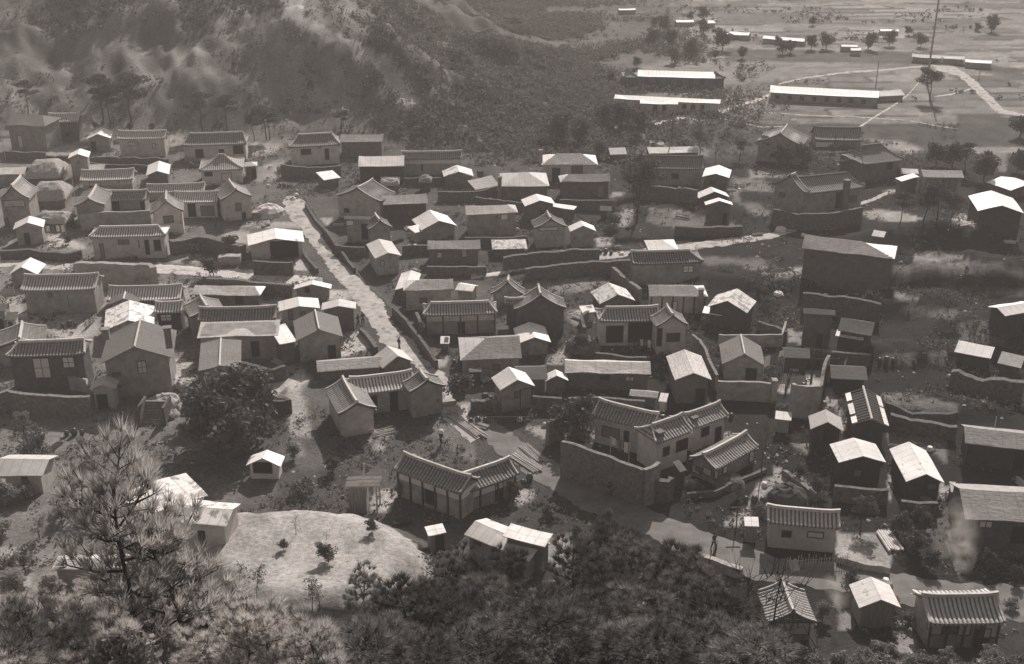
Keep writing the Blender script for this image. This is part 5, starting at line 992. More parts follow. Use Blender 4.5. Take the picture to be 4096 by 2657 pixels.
def bump_meshes():
    T = {}
    rl = np.random.default_rng(5)
    def limbs(mb, top, spread, n, r0, lean=(0, 0), z0=.35):
        tips = []; pts = [np.array([0, 0, -.5])]
        for i in range(1, 7):
            t = i / 6; pts.append(np.array([lean[0] * t * t + .03 * top * math.sin(5 * t + lean[1]), lean[1] * t * t * .5 + .02 * top * math.cos(4 * t), top * t]))
        for i in range(6): mb.bar(pts[i], pts[i + 1], r0 * (1 - .13 * i), 6, r0 * (1 - .13 * (i + 1)))
        for i in range(n):
            t = z0 + (1 - z0) * (i + .5) / n; j = min(5, int(t * 6)); f = t * 6 - j; q = pts[j] * (1 - f) + pts[j + 1] * f
            a = i * 2.4 + rl.random(); L = spread * (1.05 - .5 * (t - z0) / (1 - z0)) * (.7 + .5 * rl.random())
            e = q + np.array([math.cos(a) * L, math.sin(a) * L, L * (.25 + .35 * rl.random())]); m = (q + e) / 2 + np.array([0, 0, -.06 * L])
            mb.bar(q, m, r0 * .34, 4, r0 * .24); mb.bar(m, e, r0 * .24, 4, r0 * .1); tips.append((q, m, e))
        tips.append((pts[5], pts[5], pts[6]))
        return tips
    # far umbrella pines
    for k in range(3):
        mb = MB(); hgt = [8.5, 7.5, 6.5][k]; tips = limbs(mb, hgt, 2.3, 7, .17, ([.9, -.7, .3][k], [.3, 1.2, 2][k]), .55)
        cen = [t[2] for t in tips] + [t[1] + (0, 0, .3) for t in tips[::2]]; rad = [(1.15 + .5 * rl.random(), 1.15 + .4 * rl.random(), .42 + .2 * rl.random()) for _ in cen]
        V, F = leafcloud(2600, cen, rad, .17, rl); T['far_pine%d' % k] = (mesh('trunk', mb.V, mb.F, M['bark']), mesh('crown', V, F, M['leafd']), hgt)
    # broad dense trees and bushes
    for k in range(3):
        mb = MB(); tips = limbs(mb, 3.2, 1.5, 9, .12, (.2, k), .25)
        cen = [t[2] for t in tips] + [t[1] for t in tips]; rad = [(.55 + .35 * rl.random(),) * 2 + (.5 + .2 * rl.random(),) for _ in cen]
        V, F = leafcloud(1500, cen, rad, .19, rl); T['bush%d' % k] = (mesh('trunk', mb.V, mb.F, M['bark']), mesh('crown', V, F, M['leafd']), 3.8)
        T['pbush%d' % k] = (T['bush%d' % k][0], mesh('crown', V, F, M['leafm']), 3.8)
    # near pines with tufts
    for k in range(4):
        mb = MB(); hgt = 6.0; tips = limbs(mb, hgt, [2.1, 1.8, 2.4, 1.6][k], [17, 15, 20, 14][k], .13, ([.3, -.4, .2, .5][k], k * .9), .22)
        cs, ds = [], []
        for q, m, e in tips:
            d = (e - q); d /= np.linalg.norm(d) + 1e-9; side = np.cross(d, (0, 0, 1.)); side /= np.linalg.norm(side) + 1e-9
            for i in range(8):
                t = .3 + .7 * (i + .5) / 8; s = (1 if i % 2 else -1) * (.28 + .55 * rl.random()) * (1.15 - t) * 1.6; c_ = q + (e - q) * t + side * s + np.array([0, 0, .12 + .3 * rl.random()])
                cs.append(c_); ds.append(d * .5 + side * s * .5 + np.array([0, 0, .75])); mb.bar(q + (e - q) * (t - .12), c_, .018, 3, .01)
            cs.append(e); ds.append(d + np.array([0, 0, .5]))
        cs = np.array(cs); ds = np.array(ds); ds /= np.linalg.norm(ds, axis=1)[:, None]
        V, F = tufts(cs, ds, 48, .44, .017, rl)
        Vb, Fb = tufts(cs, ds, 42, .42, .015, rl)
        tr = mesh('trunk', mb.V, mb.F, M['bark'])
        T['pine%d' % k] = (tr, mesh('crown', V, F, M['leafd']), hgt)
        T['ppine%d' % k] = (tr, mesh('crown', V, F, M['leafp']), hgt)
        T['mpine%d' % k] = (tr, mesh('crown', V, F, M['leafm']), hgt)
        T['open%d' % k] = (tr, mesh('crown', Vb, Fb, M['leafo']), hgt)
    # sparse saplings and bare trees
    for k in range(3):
        mb = MB(); tips = limbs(mb, 3.4, .9, 10, .05, (.2, k), .3)
        V, F = leafcloud(420, [t[2] for t in tips] + [t[1] for t in tips], [(.3, .3, .25)] * (2 * len(tips)), .09, rl); T['sapling%d' % k] = (mesh('trunk', mb.V, mb.F, M['bark']), mesh('crown', V, F, M['leafm']), 3.6)
        mb = MB(); tips = limbs(mb, 5.2, 1.9, 12, .08, (.3, k), .2)
        for q, m, e in tips:
            for _ in range(6): 
                a = q + (e - q) * (.3 + .7 * rl.random()); mb.bar(a, a + rl.normal(size=3) * .35 + (0, 0, .6), .02, 3, .006)
        T['bare%d' % k] = (mesh('trunk', mb.V, mb.F, M['bark']), None, 5.4)
    return T
TM = bump_meshes()
def plant(kind, name, label, cat, loc, height, group=None, rz=None, sx=None):
    tr, cr, hh = TM[kind]; s = height / hh
    o = link(name, None, None, loc, R_.random() * 6.28 if rz is None else rz); tag(o, label, cat, group); w = s if sx is None else sx
    o.scale = (w, w, s)
    link('trunk', tr, o)
    if cr: link('crown', cr, o)
    return o
def tree_px(kind, name, label, cat, c, base, top_y, group=None, **k):
    G = ground(*base, c); T_ = on_y(*px(c, (base[0], top_y)), G[1]); return plant(kind, name, label, cat, G, max(.8, T_[2] - G[2]), group, **k)
def tree_d(kind, name, label, cat, x, ytop, d, group=None, **k):
    """a tree on the near slope: its top seen at (x, ytop), standing d metres ahead"""
    T_ = on_y(x, ytop, d); z = float(h(T_[0], d)); return plant(kind, name, label, cat, (T_[0], d, z), max(1.2, T_[2] - z), group, **k)
gh = 'pines along the foot of the hill'
for i, (x, yb, yt, k, lab) in enumerate([(215, 880, 640, 0, 'leaning flat-topped pine, farthest left on the hill foot'), (795, 960, 605, 0, 'tallest of the dark pines on the hill foot, left of centre'), (850, 985, 690, 1, 'leaning pine right beside the tallest hill-foot pine'), (1015, 985, 640, 2, 'slender pole-like pine right of the leaning pair'),
        (1570, 1020, 730, 0, 'spreading flat-topped pine above the long tiled house'), (1750, 1020, 760, 1, 'pine with layered crown right of the spreading one'), (2060, 1080, 850, 2, 'dark pine at the right end of the long tiled house'), (1960, 1090, 900, 1, 'small pine among pale stones behind the pyramid-roofed house')]):
    tree_px('far_pine%d' % k, 'pine_tree', lab, 'pine tree', 'A1', (x, yb), yt, gh)
for i, (c, x, yb, yt, k, lab) in enumerate([('A2', 150, 1080, 860, 'far_pine1', 'dark pine just left of the hip-and-gable tiled house'), ('A2', 700, 1010, 870, 'far_pine2', 'small pine above the gap between the hip-and-gable house and the shingled one'), ('A3', 1040, 1250, 1040, 'far_pine0', 'broad dark pine left of the pale roof behind the wide dark house'), ('A3', 1060, 1500, 1230, 'bush1', 'tall dark tree trunk-deep in yards at the middle distance'),
        ('A3', 1540, 1200, 1030, 'far_pine1', 'leaning dark pine right of the pale roof behind the wide dark house'), ('A3', 1850, 1230, 1090, 'far_pine2', 'dark tree at the left corner of the big dim hall'), ('A3', 770, 1210, 1090, 'bush0', 'dark bush right of the grey hipped roof'), ('A3', 430, 1100, 870, 'bush2', 'dark tree at the bottom edge of the scrub slope'), ('A3', 620, 1120, 930, 'bush0', 'second dark tree at the bottom edge of the scrub slope'),
        ('A3', 800, 960, 800, 'bush1', 'dark tree at the left end of the lower school'), ('A3', 940, 990, 780, 'bush2', 'dark tree hiding the front of the lower school'), ('A3', 1080, 1000, 850, 'bush0', 'dark tree right of the one hiding the lower school'), ('A3', 1060, 520, 440, 'bush1', 'round dark tree above the upper school'), ('A3', 1350, 490, 370, 'bush2', 'clump of dark trees right above the upper school'),
        ('A3', 860, 640, 560, 'bush0', 'bush left of the upper school'), ('A3', 1720, 390, 230, 'bush1', 'tree right of the distant bright sheds, centre'), ('A3', 1300, 350, 230, 'bush2', 'distant tree left of the long bright shed'),
        ('A4', 670, 380, 270, 'bush0', 'distant tree at the right end of the longest bright roof'), ('A4', 790, 380, 260, 'bush1', 'distant tree between the long and the short bright roofs'), ('A4', 1110, 380, 250, 'bush2', 'distant trees behind the tiny pale shed'),
        ('A4', 300, 1230, 1060, 'far_pine1', 'dark tree in front of the left wall of the big dim hall'), ('A4', 450, 1290, 1140, 'bush1', 'bushy tree in front of the big dim hall, left one'), ('A4', 640, 1290, 1120, 'bush2', 'bushy tree in front of the big dim hall, right one'), ('A4', 830, 1180, 1110, 'bush0', 'dark shrub below the hall wing with the white strip'),
        ('A4', 1640, 1280, 1110, 'bush1', 'dark tree between the broad dark house and the ribbed roof, left'), ('A4', 1760, 1290, 1090, 'bush2', 'dark tree behind the pale ribbed roof, right one'), ('A4', 1860, 1340, 1120, 'far_pine0', 'tall dark tree right of the pale ribbed roof'), ('A4', 2000, 1400, 1180, 'bush0', 'dark bush left of the farther bright roof'), ('A4', 2280, 1060, 880, 'bush1', 'dark tree on the right edge at the end of the field road'), ('A4', 2260, 1330, 1150, 'bush2', 'dark tree on the right edge above the bright roofs')]):
    tree_px(k, 'tree', lab, 'tree', c, (x, yb), yt)
for c, x, yb, yt, k, lab in [('B5', 1160, 930, 650, 'far_pine0', 'round-crowned tree on a thin trunk in the pale patch below the brick lean-to'), ('B5', 1390, 930, 640, 'far_pine1', 'middle tree of the dark thicket below the ribbed roof'), ('B5', 1510, 940, 600, 'far_pine2', 'tallest tree of the dark thicket below the ribbed roof'), ('B5', 1640, 950, 680, 'far_pine0', 'right-hand tree of the dark thicket, beside white litter'), ('B5', 1070, 1040, 960, 'bush0', 'dark bush right of the small pale roof on the slope'),
        ('B4', 340, 900, 380, 'far_pine1', 'tall thin dark tree rising in front of the wide dark-roofed house'), ('B4', 130, 960, 820, 'bush1', 'dark bushes right of the small hut with the bright white gable roof'), ('C4', 1800, 640, 310, 'sapling0', 'thin dark tree on the slope left of the large board-roofed house'), ('C4', 1700, 650, 560, 'bush1', 'dark shrub under the thin tree'), ('C3', 1580, 1560, 1180, 'bush2', 'dark tree left of the compound chimney'), ('C3', 1700, 1420, 1210, 'bush0', 'dark bush against the left corner of the compound'),
        ('C3', 1680, 720, 540, 'bush1', 'round dark bush left of the L-shaped house with dark openings'), ('C3', 520, 1180, 920, 'bush2', 'dark bush left of the porch hut, at the road bend'), ('B1', 1800, 760, 640, 'bush0', 'dark bush on the bank left of the barn'), ('B1', 2130, 740, 560, 'bush1', 'bush behind the stacked boards'), ('B2', 130, 940, 770, 'bush2', 'dark bush hanging over the terrace path'),
        ('D5', 1080, 420, 220, 'far_pine2', 'cone-shaped dark tree standing in the sunlit plot'), ('D5', 1420, 480, 330, 'bush1', 'dark tree right of the white rubble'), ('D5', 1540, 380, 250, 'bush0', 'upper bush on the dark slope right of the white rubble'), ('D5', 1490, 620, 440, 'bush2', 'lower bush on the dark slope right of the white rubble'), ('D5', 290, 320, 230, 'pbush0', 'leafy shrub behind the little boarded outhouse'), ('D3', 2200, 960, 500, 'bare0', 'bare tree at the right corner of the low panelled tile house'),
        ('D4', 240, 960, 830, 'bush0', 'dark bushes edging the pale triangle of ground, upper'), ('D4', 400, 1110, 960, 'bush1', 'dark bushes edging the pale triangle of ground, lower'), ('D4', 1400, 1240, 1130, 'pbush1', 'scrubby bush in front of the narrow bright-roofed house'), ('D4', 800, 1240, 1120, 'pbush2', 'scrubby bush in front of the broad bright-roofed house'), ('A2', 1780, 1390, 1320, 'bush0', 'dark round bush right of the buckled bright roof'),
        ('A1', 740, 1000, 940, 'bush1', 'low dark hedge behind the little white-roofed hut'), ('A1', 1000, 1010, 950, 'bush2', 'low dark shrub behind the plain plastered house, left'), ('A1', 1180, 1010, 950, 'bush0', 'low dark shrub behind the plain plastered house, right'), ('B1', 640, 640, 560, 'bush0', 'shrub right of the washing hut'), ('B4', 1450, 440, 390, 'bush1', 'small shrub behind the big grey tiled house')]:
    tree_px(k, 'bush' if 'bush' in k else 'tree', lab, 'bush' if 'bush' in k else 'tree', c, (x, yb), yt)
gt = 'trees dotted over the far plain'
for i in range(20):
    x = R_.uniform(2450, 4080); y = R_.choice([90, 130, 165, 185, 205, 228]) + R_.uniform(-12, 12); G = ground(x, y); plant('bush%d' % (i % 3), 'tree', 'small dark tree dotted among the far fields of the plain', 'tree', G, R_.uniform(2.0, 4.8), gt)
# the big dark thicket left of centre
for x, yb, yt, k, lab in [(50, 1200, 640, 'bush0', 'tall dark tree in front of the small white-ridged gable, left stem'), (190, 1180, 690, 'bush1', 'dense dark tree right beside the white-ridged gable'), (300, 1350, 930, 'bush2', 'dark tree in front of the little stone well'), (-60, 1350, 800, 'bush1', 'dark spreading tree at the bottom left of the thicket'), (120, 1480, 980, 'bush0', 'dark tree low in the thicket above the tent'), (640, 1470, 1330, 'pbush0', 'pale rounded bush right of the white tent'), (-190, 1100, 760, 'pbush1', 'pale feathery tree left of the dark thicket')]:
    tree_px(k, 'tree', lab, 'tree', 'C2', (x, yb), yt)
for x, yb, yt, k, lab in [(250, 1900 - 1200 + 700, 1060, 'mpine1', 'thin pale pine standing on the hazy slope, left'), (330, 1520, 1250, 'pbush1', 'pale scrub below the thin pale pine'), (850, 1500, 1300, 'pbush2', 'pale scrub on the slope right of the thin pine'), (1650, 900, 780, 'pbush0', 'pale leafy bush at the foot of the stone steps')]:
    tree_px(k, 'tree', lab, 'tree', 'C1', (x, yb), yt)
# saplings on the pale mound and the shadowed bank
gs = 'young trees round the pale mound'
for x, yb, yt, k, lab in [(270, 1340, 1110, 'sapling0', 'left one of the pair of saplings on the lower edge of the pale mound'), (325, 1330, 1130, 'sapling1', 'right one of the pair of saplings on the lower edge of the pale mound'), (150, 790, 660, 'bare1', 'bare crooked sapling at the top left of the pale mound'), (370, 830, 760, 'bare2', 'bare crooked sapling at the top of the pale mound'), (200, 600, 400, 'pbush0', 'pale-flecked young tree on the dark slope above the mound'), (-130, 1240, 1000, 'sapling2', 'thin sapling on the left part of the pale mound'), (-250, 1240, 1020, 'sapling1', 'thinnest sapling farthest left on the pale mound'), (700, 780, 690, 'bush1', 'shrub by the woodpile, right'), (1160, 1200, 900, 'sapling1', 'slender pine beside the long patched-sheet house'), (60, 900, 830, 'bush0', 'little dark shrub on top of the mound, left'), (390, 990, 860, 'bush2', 'wide dark shrub on top of the mound'), (1600, 800 + 30, 690, 'mpine0', 'small tufted pine before the white roof slope')]:
    tree_px(k, 'sapling' if 'sap' in k or 'bare' in k else 'bush', lab, 'young tree', 'D2', (x, yb), yt, gs)
# near slope: the big left pine, scrub and the dark pine belt
tree_d('open0', 'pine_tree', 'big near pine with open tufted crown, front left', 'pine tree', 430, 1960, 29, rz=.6, sx=1.0)
tree_d('open2', 'pine_tree', 'near pine with drooping tufts just right of the big left pine', 'pine tree', 700, 2130, 30, rz=2)
gd = 'dark young pines on the near slope'; n = 0
spots = []
for r_, (y0, d0) in enumerate([(2110, 55), (2200, 49), (2290, 43), (2380, 38), (2470, 33), (2560, 28)]):
    for x in np.arange(950 - 60 * r_, 3000, 215 - 12 * r_):
        xx = x + R_.uniform(-70, 70); yy = y0 + R_.uniform(-40, 50)
        lim = np.interp(xx, [800, 1350, 1450, 1520, 1800, 1950, 2150, 2300, 2600, 2800, 3000, 3200], [2680, 2660, 2560, 2330, 2170, 2240, 2290, 2100, 2050, 2180, 2400, 2500])
        if yy < lim + 75: continue
        spots.append((xx, yy, d0 + R_.uniform(-2, 2)))
for (xx, yy, d) in spots:
    n += 1; kd = ['pine', 'pine', 'mpine'][n % 3] + str(n % 4)
    if xx < 1300: kd = 'mpine%d' % (n % 4)
    tree_d(kd, 'young_pine', 'dark young pine in the thick belt across the bottom of the picture', 'pine tree', xx, yy, d, gd, sx=R_.uniform(.7, .95))
for x, y, d, k, lab in [(2480, 2135, 56, 'pine2', 'tallest pine of the near belt, by the lower road'), (2780, 2240, 54, 'pine1', 'pine at the right end of the near belt, by the low pale wall'), (1960, 2230, 54, 'pine3', 'pine in front of the long patched-sheet house'), (1450, 2330, 52, 'mpine1', 'pine at the lower right edge of the pale mound')]:
    tree_d(k, 'pine_tree', lab, 'pine tree', x, y, d, gd)
gu = 'leafy shrubs under the pine belt'
for i in range(150):
    x = R_.uniform(800, 3200); d = R_.choice([38, 43, 48, 53, 58, 63, 67]) + R_.uniform(-2, 2); P = on_y(x, 2300, d); z = float(h(P[0], d)); zt = R_.uniform(1.2, 2.6); yy = project((P[0], d, z + zt))[1]
    if yy < np.interp(x, [800, 1400, 1650, 1950, 2250, 2600, 2800, 3000, 3200], [2700, 2640, 2500, 2400, 2360, 2310, 2360, 2500, 2620]): continue
    plant(['bush0', 'pbush1', 'bush2'][i % 3], 'shrub', 'leafy shrub filling the gaps of the pine belt at the bottom', 'bush', (P[0], d, z), zt, gu, sx=R_.uniform(.6, .95))
gp = 'pale scrub on the near slope, left'
for i in range(135):
    x = R_.uniform(-100, 1250) if i % 3 else R_.uniform(-100, 420); d = R_.choice([25, 28, 31, 35, 39, 44, 50, 57, 63]) + R_.uniform(-2, 2)
    ymin = np.interp(x, [-100, 100, 300, 600, 850, 1000, 1300], [1930, 2010, 2120, 2230, 2400, 2480, 2500]); zt = R_.uniform(1.8, 3.8)
    P = on_y(x, 2300, d); z = float(h(P[0], d)); yy = project((P[0], d, z + zt))[1]
    if yy < ymin: continue
    plant(['ppine2', 'ppine1', 'pbush2', 'ppine3', 'mpine0', 'ppine0'][i % 6], 'scrub_bush', ['pale tufted young pine in the sunlit scrub, bottom left', 'pale feathery pine scrub on the near slope, bottom left', 'pale leafy bush among the sunlit scrub, bottom left', 'pale spreading pine scrub on the near slope, bottom left', 'greyer tufted pine among the pale scrub, bottom left', 'thin pale pine among the near scrub, bottom left'][i % 6], 'bush', (P[0], d, z), zt, gp, sx=R_.uniform(.5, .75)) if True else None
for i in range(60):
    x = R_.uniform(-120, 520); d = R_.uniform(50, 72); P = on_y(x, 2100, d); z = float(h(P[0], d)); zt = R_.uniform(1.0, 2.6); yy = project((P[0], d, z + zt))[1]
    if yy < np.interp(x, [-100, 200, 520], [1960, 2010, 2180]) or P[0] < -34: continue
    plant(['pbush0', 'ppine3', 'pbush2', 'pbush1'][i % 4], 'scrub_bush', 'pale sunlit scrub on the near slope in the bottom left', 'bush', (P[0], d, z), zt, gp, sx=R_.uniform(.5, .8))
for i in range(80):
    x, y = R_.uniform(-60, 760), R_.uniform(1960, 2400)
    if 60 < x < 620 and 2110 < y < 2330 and i % 4: continue
    if x > 560 and y < 2250: continue
    k = ['pbush0', 'ppine1', 'pbush2', 'ppine3', 'pbush1'][i % 5]; plant(k, 'scrub_bush', ['pale leafy bush on the level ground at the left, below the small-windowed house', 'pale tufted young pine on the level ground at the left, behind the big near pine'][k[1:5] == 'pine'], 'bush', ground(x, y), R_.uniform(1.2, 2.6), gp, sx=R_.uniform(.4, .65))
gr = 'shrubs at the bottom right'
for i in range(170):
    x = R_.uniform(2850, 4200); d = R_.choice([40, 44, 48, 53, 58, 62, 66]) + R_.uniform(-2, 2)
    ymin = np.interp(x, [2900, 3050, 3300, 3600, 3900, 4100], [2380, 2530, 2560, 2570, 2610, 2570]); zt = R_.uniform(.8, 2.0)
    P = on_y(x, 2300, d); z = float(h(P[0], d)); yy = project((P[0], d, z + zt))[1]
    if yy < ymin: continue
    plant(['bush0', 'pbush1', 'bush2', 'pbush0', 'sapling1'][i % 5], 'shrub', ['dark leafy shrub on the near slope, bottom right', 'greyish leafy shrub on the near slope, bottom right', 'dark dense shrub on the near slope, bottom right', 'grey-leaved shrub on the near slope, bottom right', 'thin twiggy shrub on the near slope, bottom right'][i % 5], 'bush', (P[0], d, z), zt, gr, sx=R_.uniform(.35, .6))
for i, (x, y, k) in enumerate([(3050, 2430, 'bush0'), (3290, 2480, 'pbush1'), (3400, 2380, 'bush2'), (3560, 2440, 'pbush0'), (3620, 2500, 'bush1'), (4060, 2330, 'bush0'), (3960, 2290, 'bush2'), (4040, 2440, 'pbush2'), (3900, 2250, 'bush1'), (3720, 2280, 'bush0'), (3650, 2200, 'bush2'), (3580, 2130, 'bush1'), (3700, 2120, 'bush0'), (2780, 1960, 'bush2'), (2950, 1990, 'pbush0'), (2420, 2100, 'bush1'), (2200, 2060, 'bush0'), (2300, 2140, 'bush2'), (2060, 2000, 'bush1'), (1600, 1990, 'pbush1'), (1330, 1890, 'bush0'), (1180, 1980, 'pbush2')]):
    plant(k, 'shrub', ['dark self-sown shrub beside the lower road or its yards', 'grey-leaved self-sown shrub beside the lower road or its yards'][k[0] == 'p'], 'bush', ground(x, y), R_.uniform(.9, 2.0), 'self-sown shrubs by the lower road', sx=R_.uniform(.3, .5))
for x, y, d, k, lab in [(2990, 2290, 62, 'bare0', 'bare branching tree left of the white-ridged gable, bottom right'), (3120, 2330, 56, 'bare1', 'bare twiggy tree before the white-ridged gable'), (2860, 2330, 58, 'bare2', 'bare thin tree at the right end of the pine belt')]:
    tree_d(k, 'bare_tree', lab, 'bare tree', x, y, d)
# scrub wood on the hillside: nobody could count it
def hillside():
    n = 30000; rl = np.random.default_rng(21)
    Xs = rl.uniform(-190, 90, n * 6); Ys = rl.uniform(205, 420, n * 6)
    hz0 = h0(Xs, Ys); ok = (hz0 > .6) | ((dist_poly(Xs, Ys, hill_poly[:13]) < 45 * rl.random(n * 6) ** 2) & (Xs > -20)); d1 = dist_poly(Xs, Ys, ridge1); dens = fbm(Xs / 16, Ys / 16, 3); right = sstep(-40, 30, Xs)
    pr = np.clip((dens - .40) * 5, 0, 1) * (.22 + .78 * right) * np.where((Xs < -30) & (Ys < 262), .25, 1) * (d1 > 1.8); ok &= rl.random(n * 6) < pr
    Xs, Ys = Xs[ok][:n], Ys[ok][:n]; Zs = h(Xs, Ys); cs = np.stack([Xs, Ys, Zs + .5], 1)
    V, F = leafcloud(len(Xs) * 11, cs, np.repeat([[1.25, 1.25, .9]], len(cs), 0) * (.6 + .9 * rl.random(len(cs)))[:, None], .34, rl, shell=.1)
    tag(link('hillside_scrub', mesh('hillside_scrub', V, F, M['scrub'])), 'scrub wood covering the slope beyond the village', 'scrub wood', kind='stuff')
    # rough grass and weeds over the banks and yards
    n = 34000; Xs = rl.uniform(-70, 85, n * 3); Ys = rl.uniform(40, 215, n * 3); dens = fbm(Xs / 7 + 9, Ys / 7, 3)
    P = np.array([project((x, y, 0)) for x, y in zip(Xs[:1], Ys[:1])])
    RL = [ground(*q)[:2] for q in [(1165, 830), (1250, 900), (1330, 1040), (1480, 1200), (1560, 1350), (1740, 1490), (1810, 1600), (1890, 1720), (2150, 1860), (2490, 2050), (2900, 2220), (3450, 2330), (4100, 2440)]]
    pr = np.clip((dens - .50) * 4, 0, 1) * np.where(Ys < 84, 2.0, np.where((Xs > 30) & (Ys > 110) & (Ys < 185), .8, .8)); onroad = dist_poly(Xs, Ys, RL) < 3
    ok = (rl.random(n * 3) < pr) & ~onroad & (np.hypot((Xs - mound_c[0]) / 9.3, (Ys - mound_c[1]) / 7.2) > 1.15); Xs, Ys = Xs[ok][:n], Ys[ok][:n]; cs = np.stack([Xs, Ys, h(Xs, Ys) + .08], 1)
    V, F = leafcloud(len(cs) * 5, cs, np.repeat([[.35, .35, .16]], len(cs), 0), .13, rl, shell=.1)
    tag(link('rough_grass', mesh('rough_grass', V, F, M['grassm'])), 'tufts of rough grass over banks and yards', 'grass', kind='stuff')
    # low dark undergrowth along walls and between yards
    n = 5200; Xs = rl.uniform(-75, 90, n * 5); Ys = rl.uniform(86, 235, n * 5); dens = fbm(Xs / 5 + 19, Ys / 4 + 2, 3)
    PL = [ground(*q)[:2] for q in [(2290, 1048), (2600, 1003), (2900, 970), (3086, 944), (3250, 896), (3550, 775)]]; PL2 = [ground(*q)[:2] for q in [(600, 1076), (830, 1088), (1290, 1130)]]
    pr = np.clip((dens - .52) * 5, 0, 1); onroad = (dist_poly(Xs, Ys, RL) < 3.2) | (dist_poly(Xs, Ys, PL) < 1.5) | (dist_poly(Xs, Ys, PL2) < 1.5); mr = np.hypot((Xs - mound_c[0]) / 9.3, (Ys - mound_c[1]) / 7.2) < 1.15
    ok = (rl.random(n * 5) < pr) & ~onroad & ~mr & (h0(Xs, Ys) < 3); Xs, Ys = Xs[ok][:n], Ys[ok][:n]; cs = np.stack([Xs, Ys, h(Xs, Ys) + .22], 1)
    V, F = leafcloud(len(cs) * 14, cs, np.repeat([[.5, .5, .38]], len(cs), 0) * (.5 + rl.random(len(cs)))[:, None], .14, rl, shell=.1)
    tag(link('undergrowth', mesh('undergrowth', V, F, M['scrub'])), 'low dark undergrowth between the yards', 'undergrowth', kind='stuff')
    # hedges and reeds along the field edges of the plain
    n = 2600; Xs = rl.uniform(-20, 190, n * 8); Ys = rl.uniform(255, 440, n * 8); Vv = (Ys * .98 - Xs * .07) / 6.5 + 1.6 * fbm(Xs / 80 + 4, Ys / 50, 2); row = np.floor(Vv).astype(int) & 255
    ok = ((Vv % 1) < .2) & (_perm[row, 7] > .5) & (fbm(Xs / 12, Ys / 12, 2) > .5) & (rl.random(n * 8) < np.where(Ys > 330, .55, .16)); Xs, Ys = Xs[ok][:n], Ys[ok][:n]; cs = np.stack([Xs, Ys, h(Xs, Ys) + .5], 1)
    V, F = leafcloud(len(cs) * 10, cs, np.repeat([[1.5, .9, .8]], len(cs), 0) * (.4 + .9 * rl.random(len(cs)) ** 2)[:, None], .35, rl, shell=.1)
    tag(link('field_hedges', mesh('field_hedges', V, F, M['scrub'])), 'hedges and reeds along the field edges of the far plain', 'hedges', kind='stuff')
    # loose stones and litter in the yards
    Xs = rl.uniform(-70, 80, 9000); Ys = rl.uniform(86, 215, 9000); ok = fbm(Xs / 5 + 3, Ys / 5 + 7, 2) > .60; Xs, Ys = Xs[ok], Ys[ok]
    s = (.05 + .22 * rl.random(len(Xs)) ** 3)[:, None, None]; oc = np.array([(1, 0, 0), (0, 1, 0), (-1, 0, 0), (0, -1, 0), (0, 0, .7)], float)
    V = np.stack([Xs, Ys, h(Xs, Ys)], 1)[:, None] + oc[None] * s * (.6 + .8 * rl.random((len(Xs), 5, 1))); k = np.arange(len(Xs))[:, None, None] * 5
    F = (k + np.array([(0, 1, 4), (1, 2, 4), (2, 3, 4), (3, 0, 4)])[None]).reshape(-1, 3)
    tag(link('loose_stones', mesh('loose_stones', V.reshape(-1, 3), F, M['stonep'])), 'loose pale stones scattered over the yards', 'stones', kind='stuff')
hillside()

# ------------------------------------------------------------ smaller things
def pole(label, c, base, top_y, r=.09, cross=True, m='timber', name='wooden_pole', cat='pole', arm=.6):
    G = ground(*base, c); T_ = on_y(*px(c, (base[0], top_y)), G[1]); hh_ = max(1, T_[2] - G[2])
    o = link(name, None, None, G); tag(o, label, cat)
    MB().bar((0, 0, -.4), (.0, 0, hh_), r, 8, r * .65).build('shaft', M[m], o)
    if cross: MB().box(-arm, arm, -.05, .05, hh_ - .45, hh_ - .33).build('crossarm', M[m], o)
    return o
pole('very tall dark mast rising out of the top of the picture from the plain, right', 'A4', (1565, 650), -250, .26, False, 'board', 'tall_mast', 'mast')
tree_px('far_pine2', 'tree', 'ragged dark tree at the foot of the very tall mast', 'tree', 'A4', (1590, 780), 560)
pole('utility pole with a crossarm left of the wide dark-roofed house', 'A3', (1320, 1190), 920, .14)
pole('thin plain pole standing right of the wide dark house with the square hole', 'A3', (1655, 1330), 1100, .08, False)
pole('left one of two slim posts before the white strip of the hall', 'A4', (852, 1150), 1045, .1, False)
pole('right one of two slim posts before the white strip of the hall', 'A4', (918, 1160), 1045, .1, False)
pole('tall light pole right of the big-windowed tiled house, front left', 'C1', (800, 760), 370, .08, False, 'rawtimber')
pole('tall thin pole by the narrow gap left of the courtyard house', 'B1', (735, 470), 0, .07, False, 'rawtimber')
pole('leaning-looking clothes pole at the upper left corner of the tall grey house', 'A1', (45, 1240), 870, .06, False, 'rawtimber')
pole('dark thick post right of the white slanting roof of the brick lean-to', 'B5', (1358, 600), 370, .22, False)
pole('slim utility pole in the pale plot right of the low panelled tile house', 'D5', (95, 430), 230, .07, True)
pole('flagless staff with a small white board on the far right house roof', 'D4', (2005, 700), 385, .05, False, 'rawtimber')
pole('dark post inside the sunlit yard', 'E3', (750, 735), 320, .14, False)
pole('utility pole on the open plain left of the barracks centre', 'A4', (1170, 680), 470, .1, False)
pole('short post rising from the far right field', 'A4', (1965, 620), 540, .08, False)
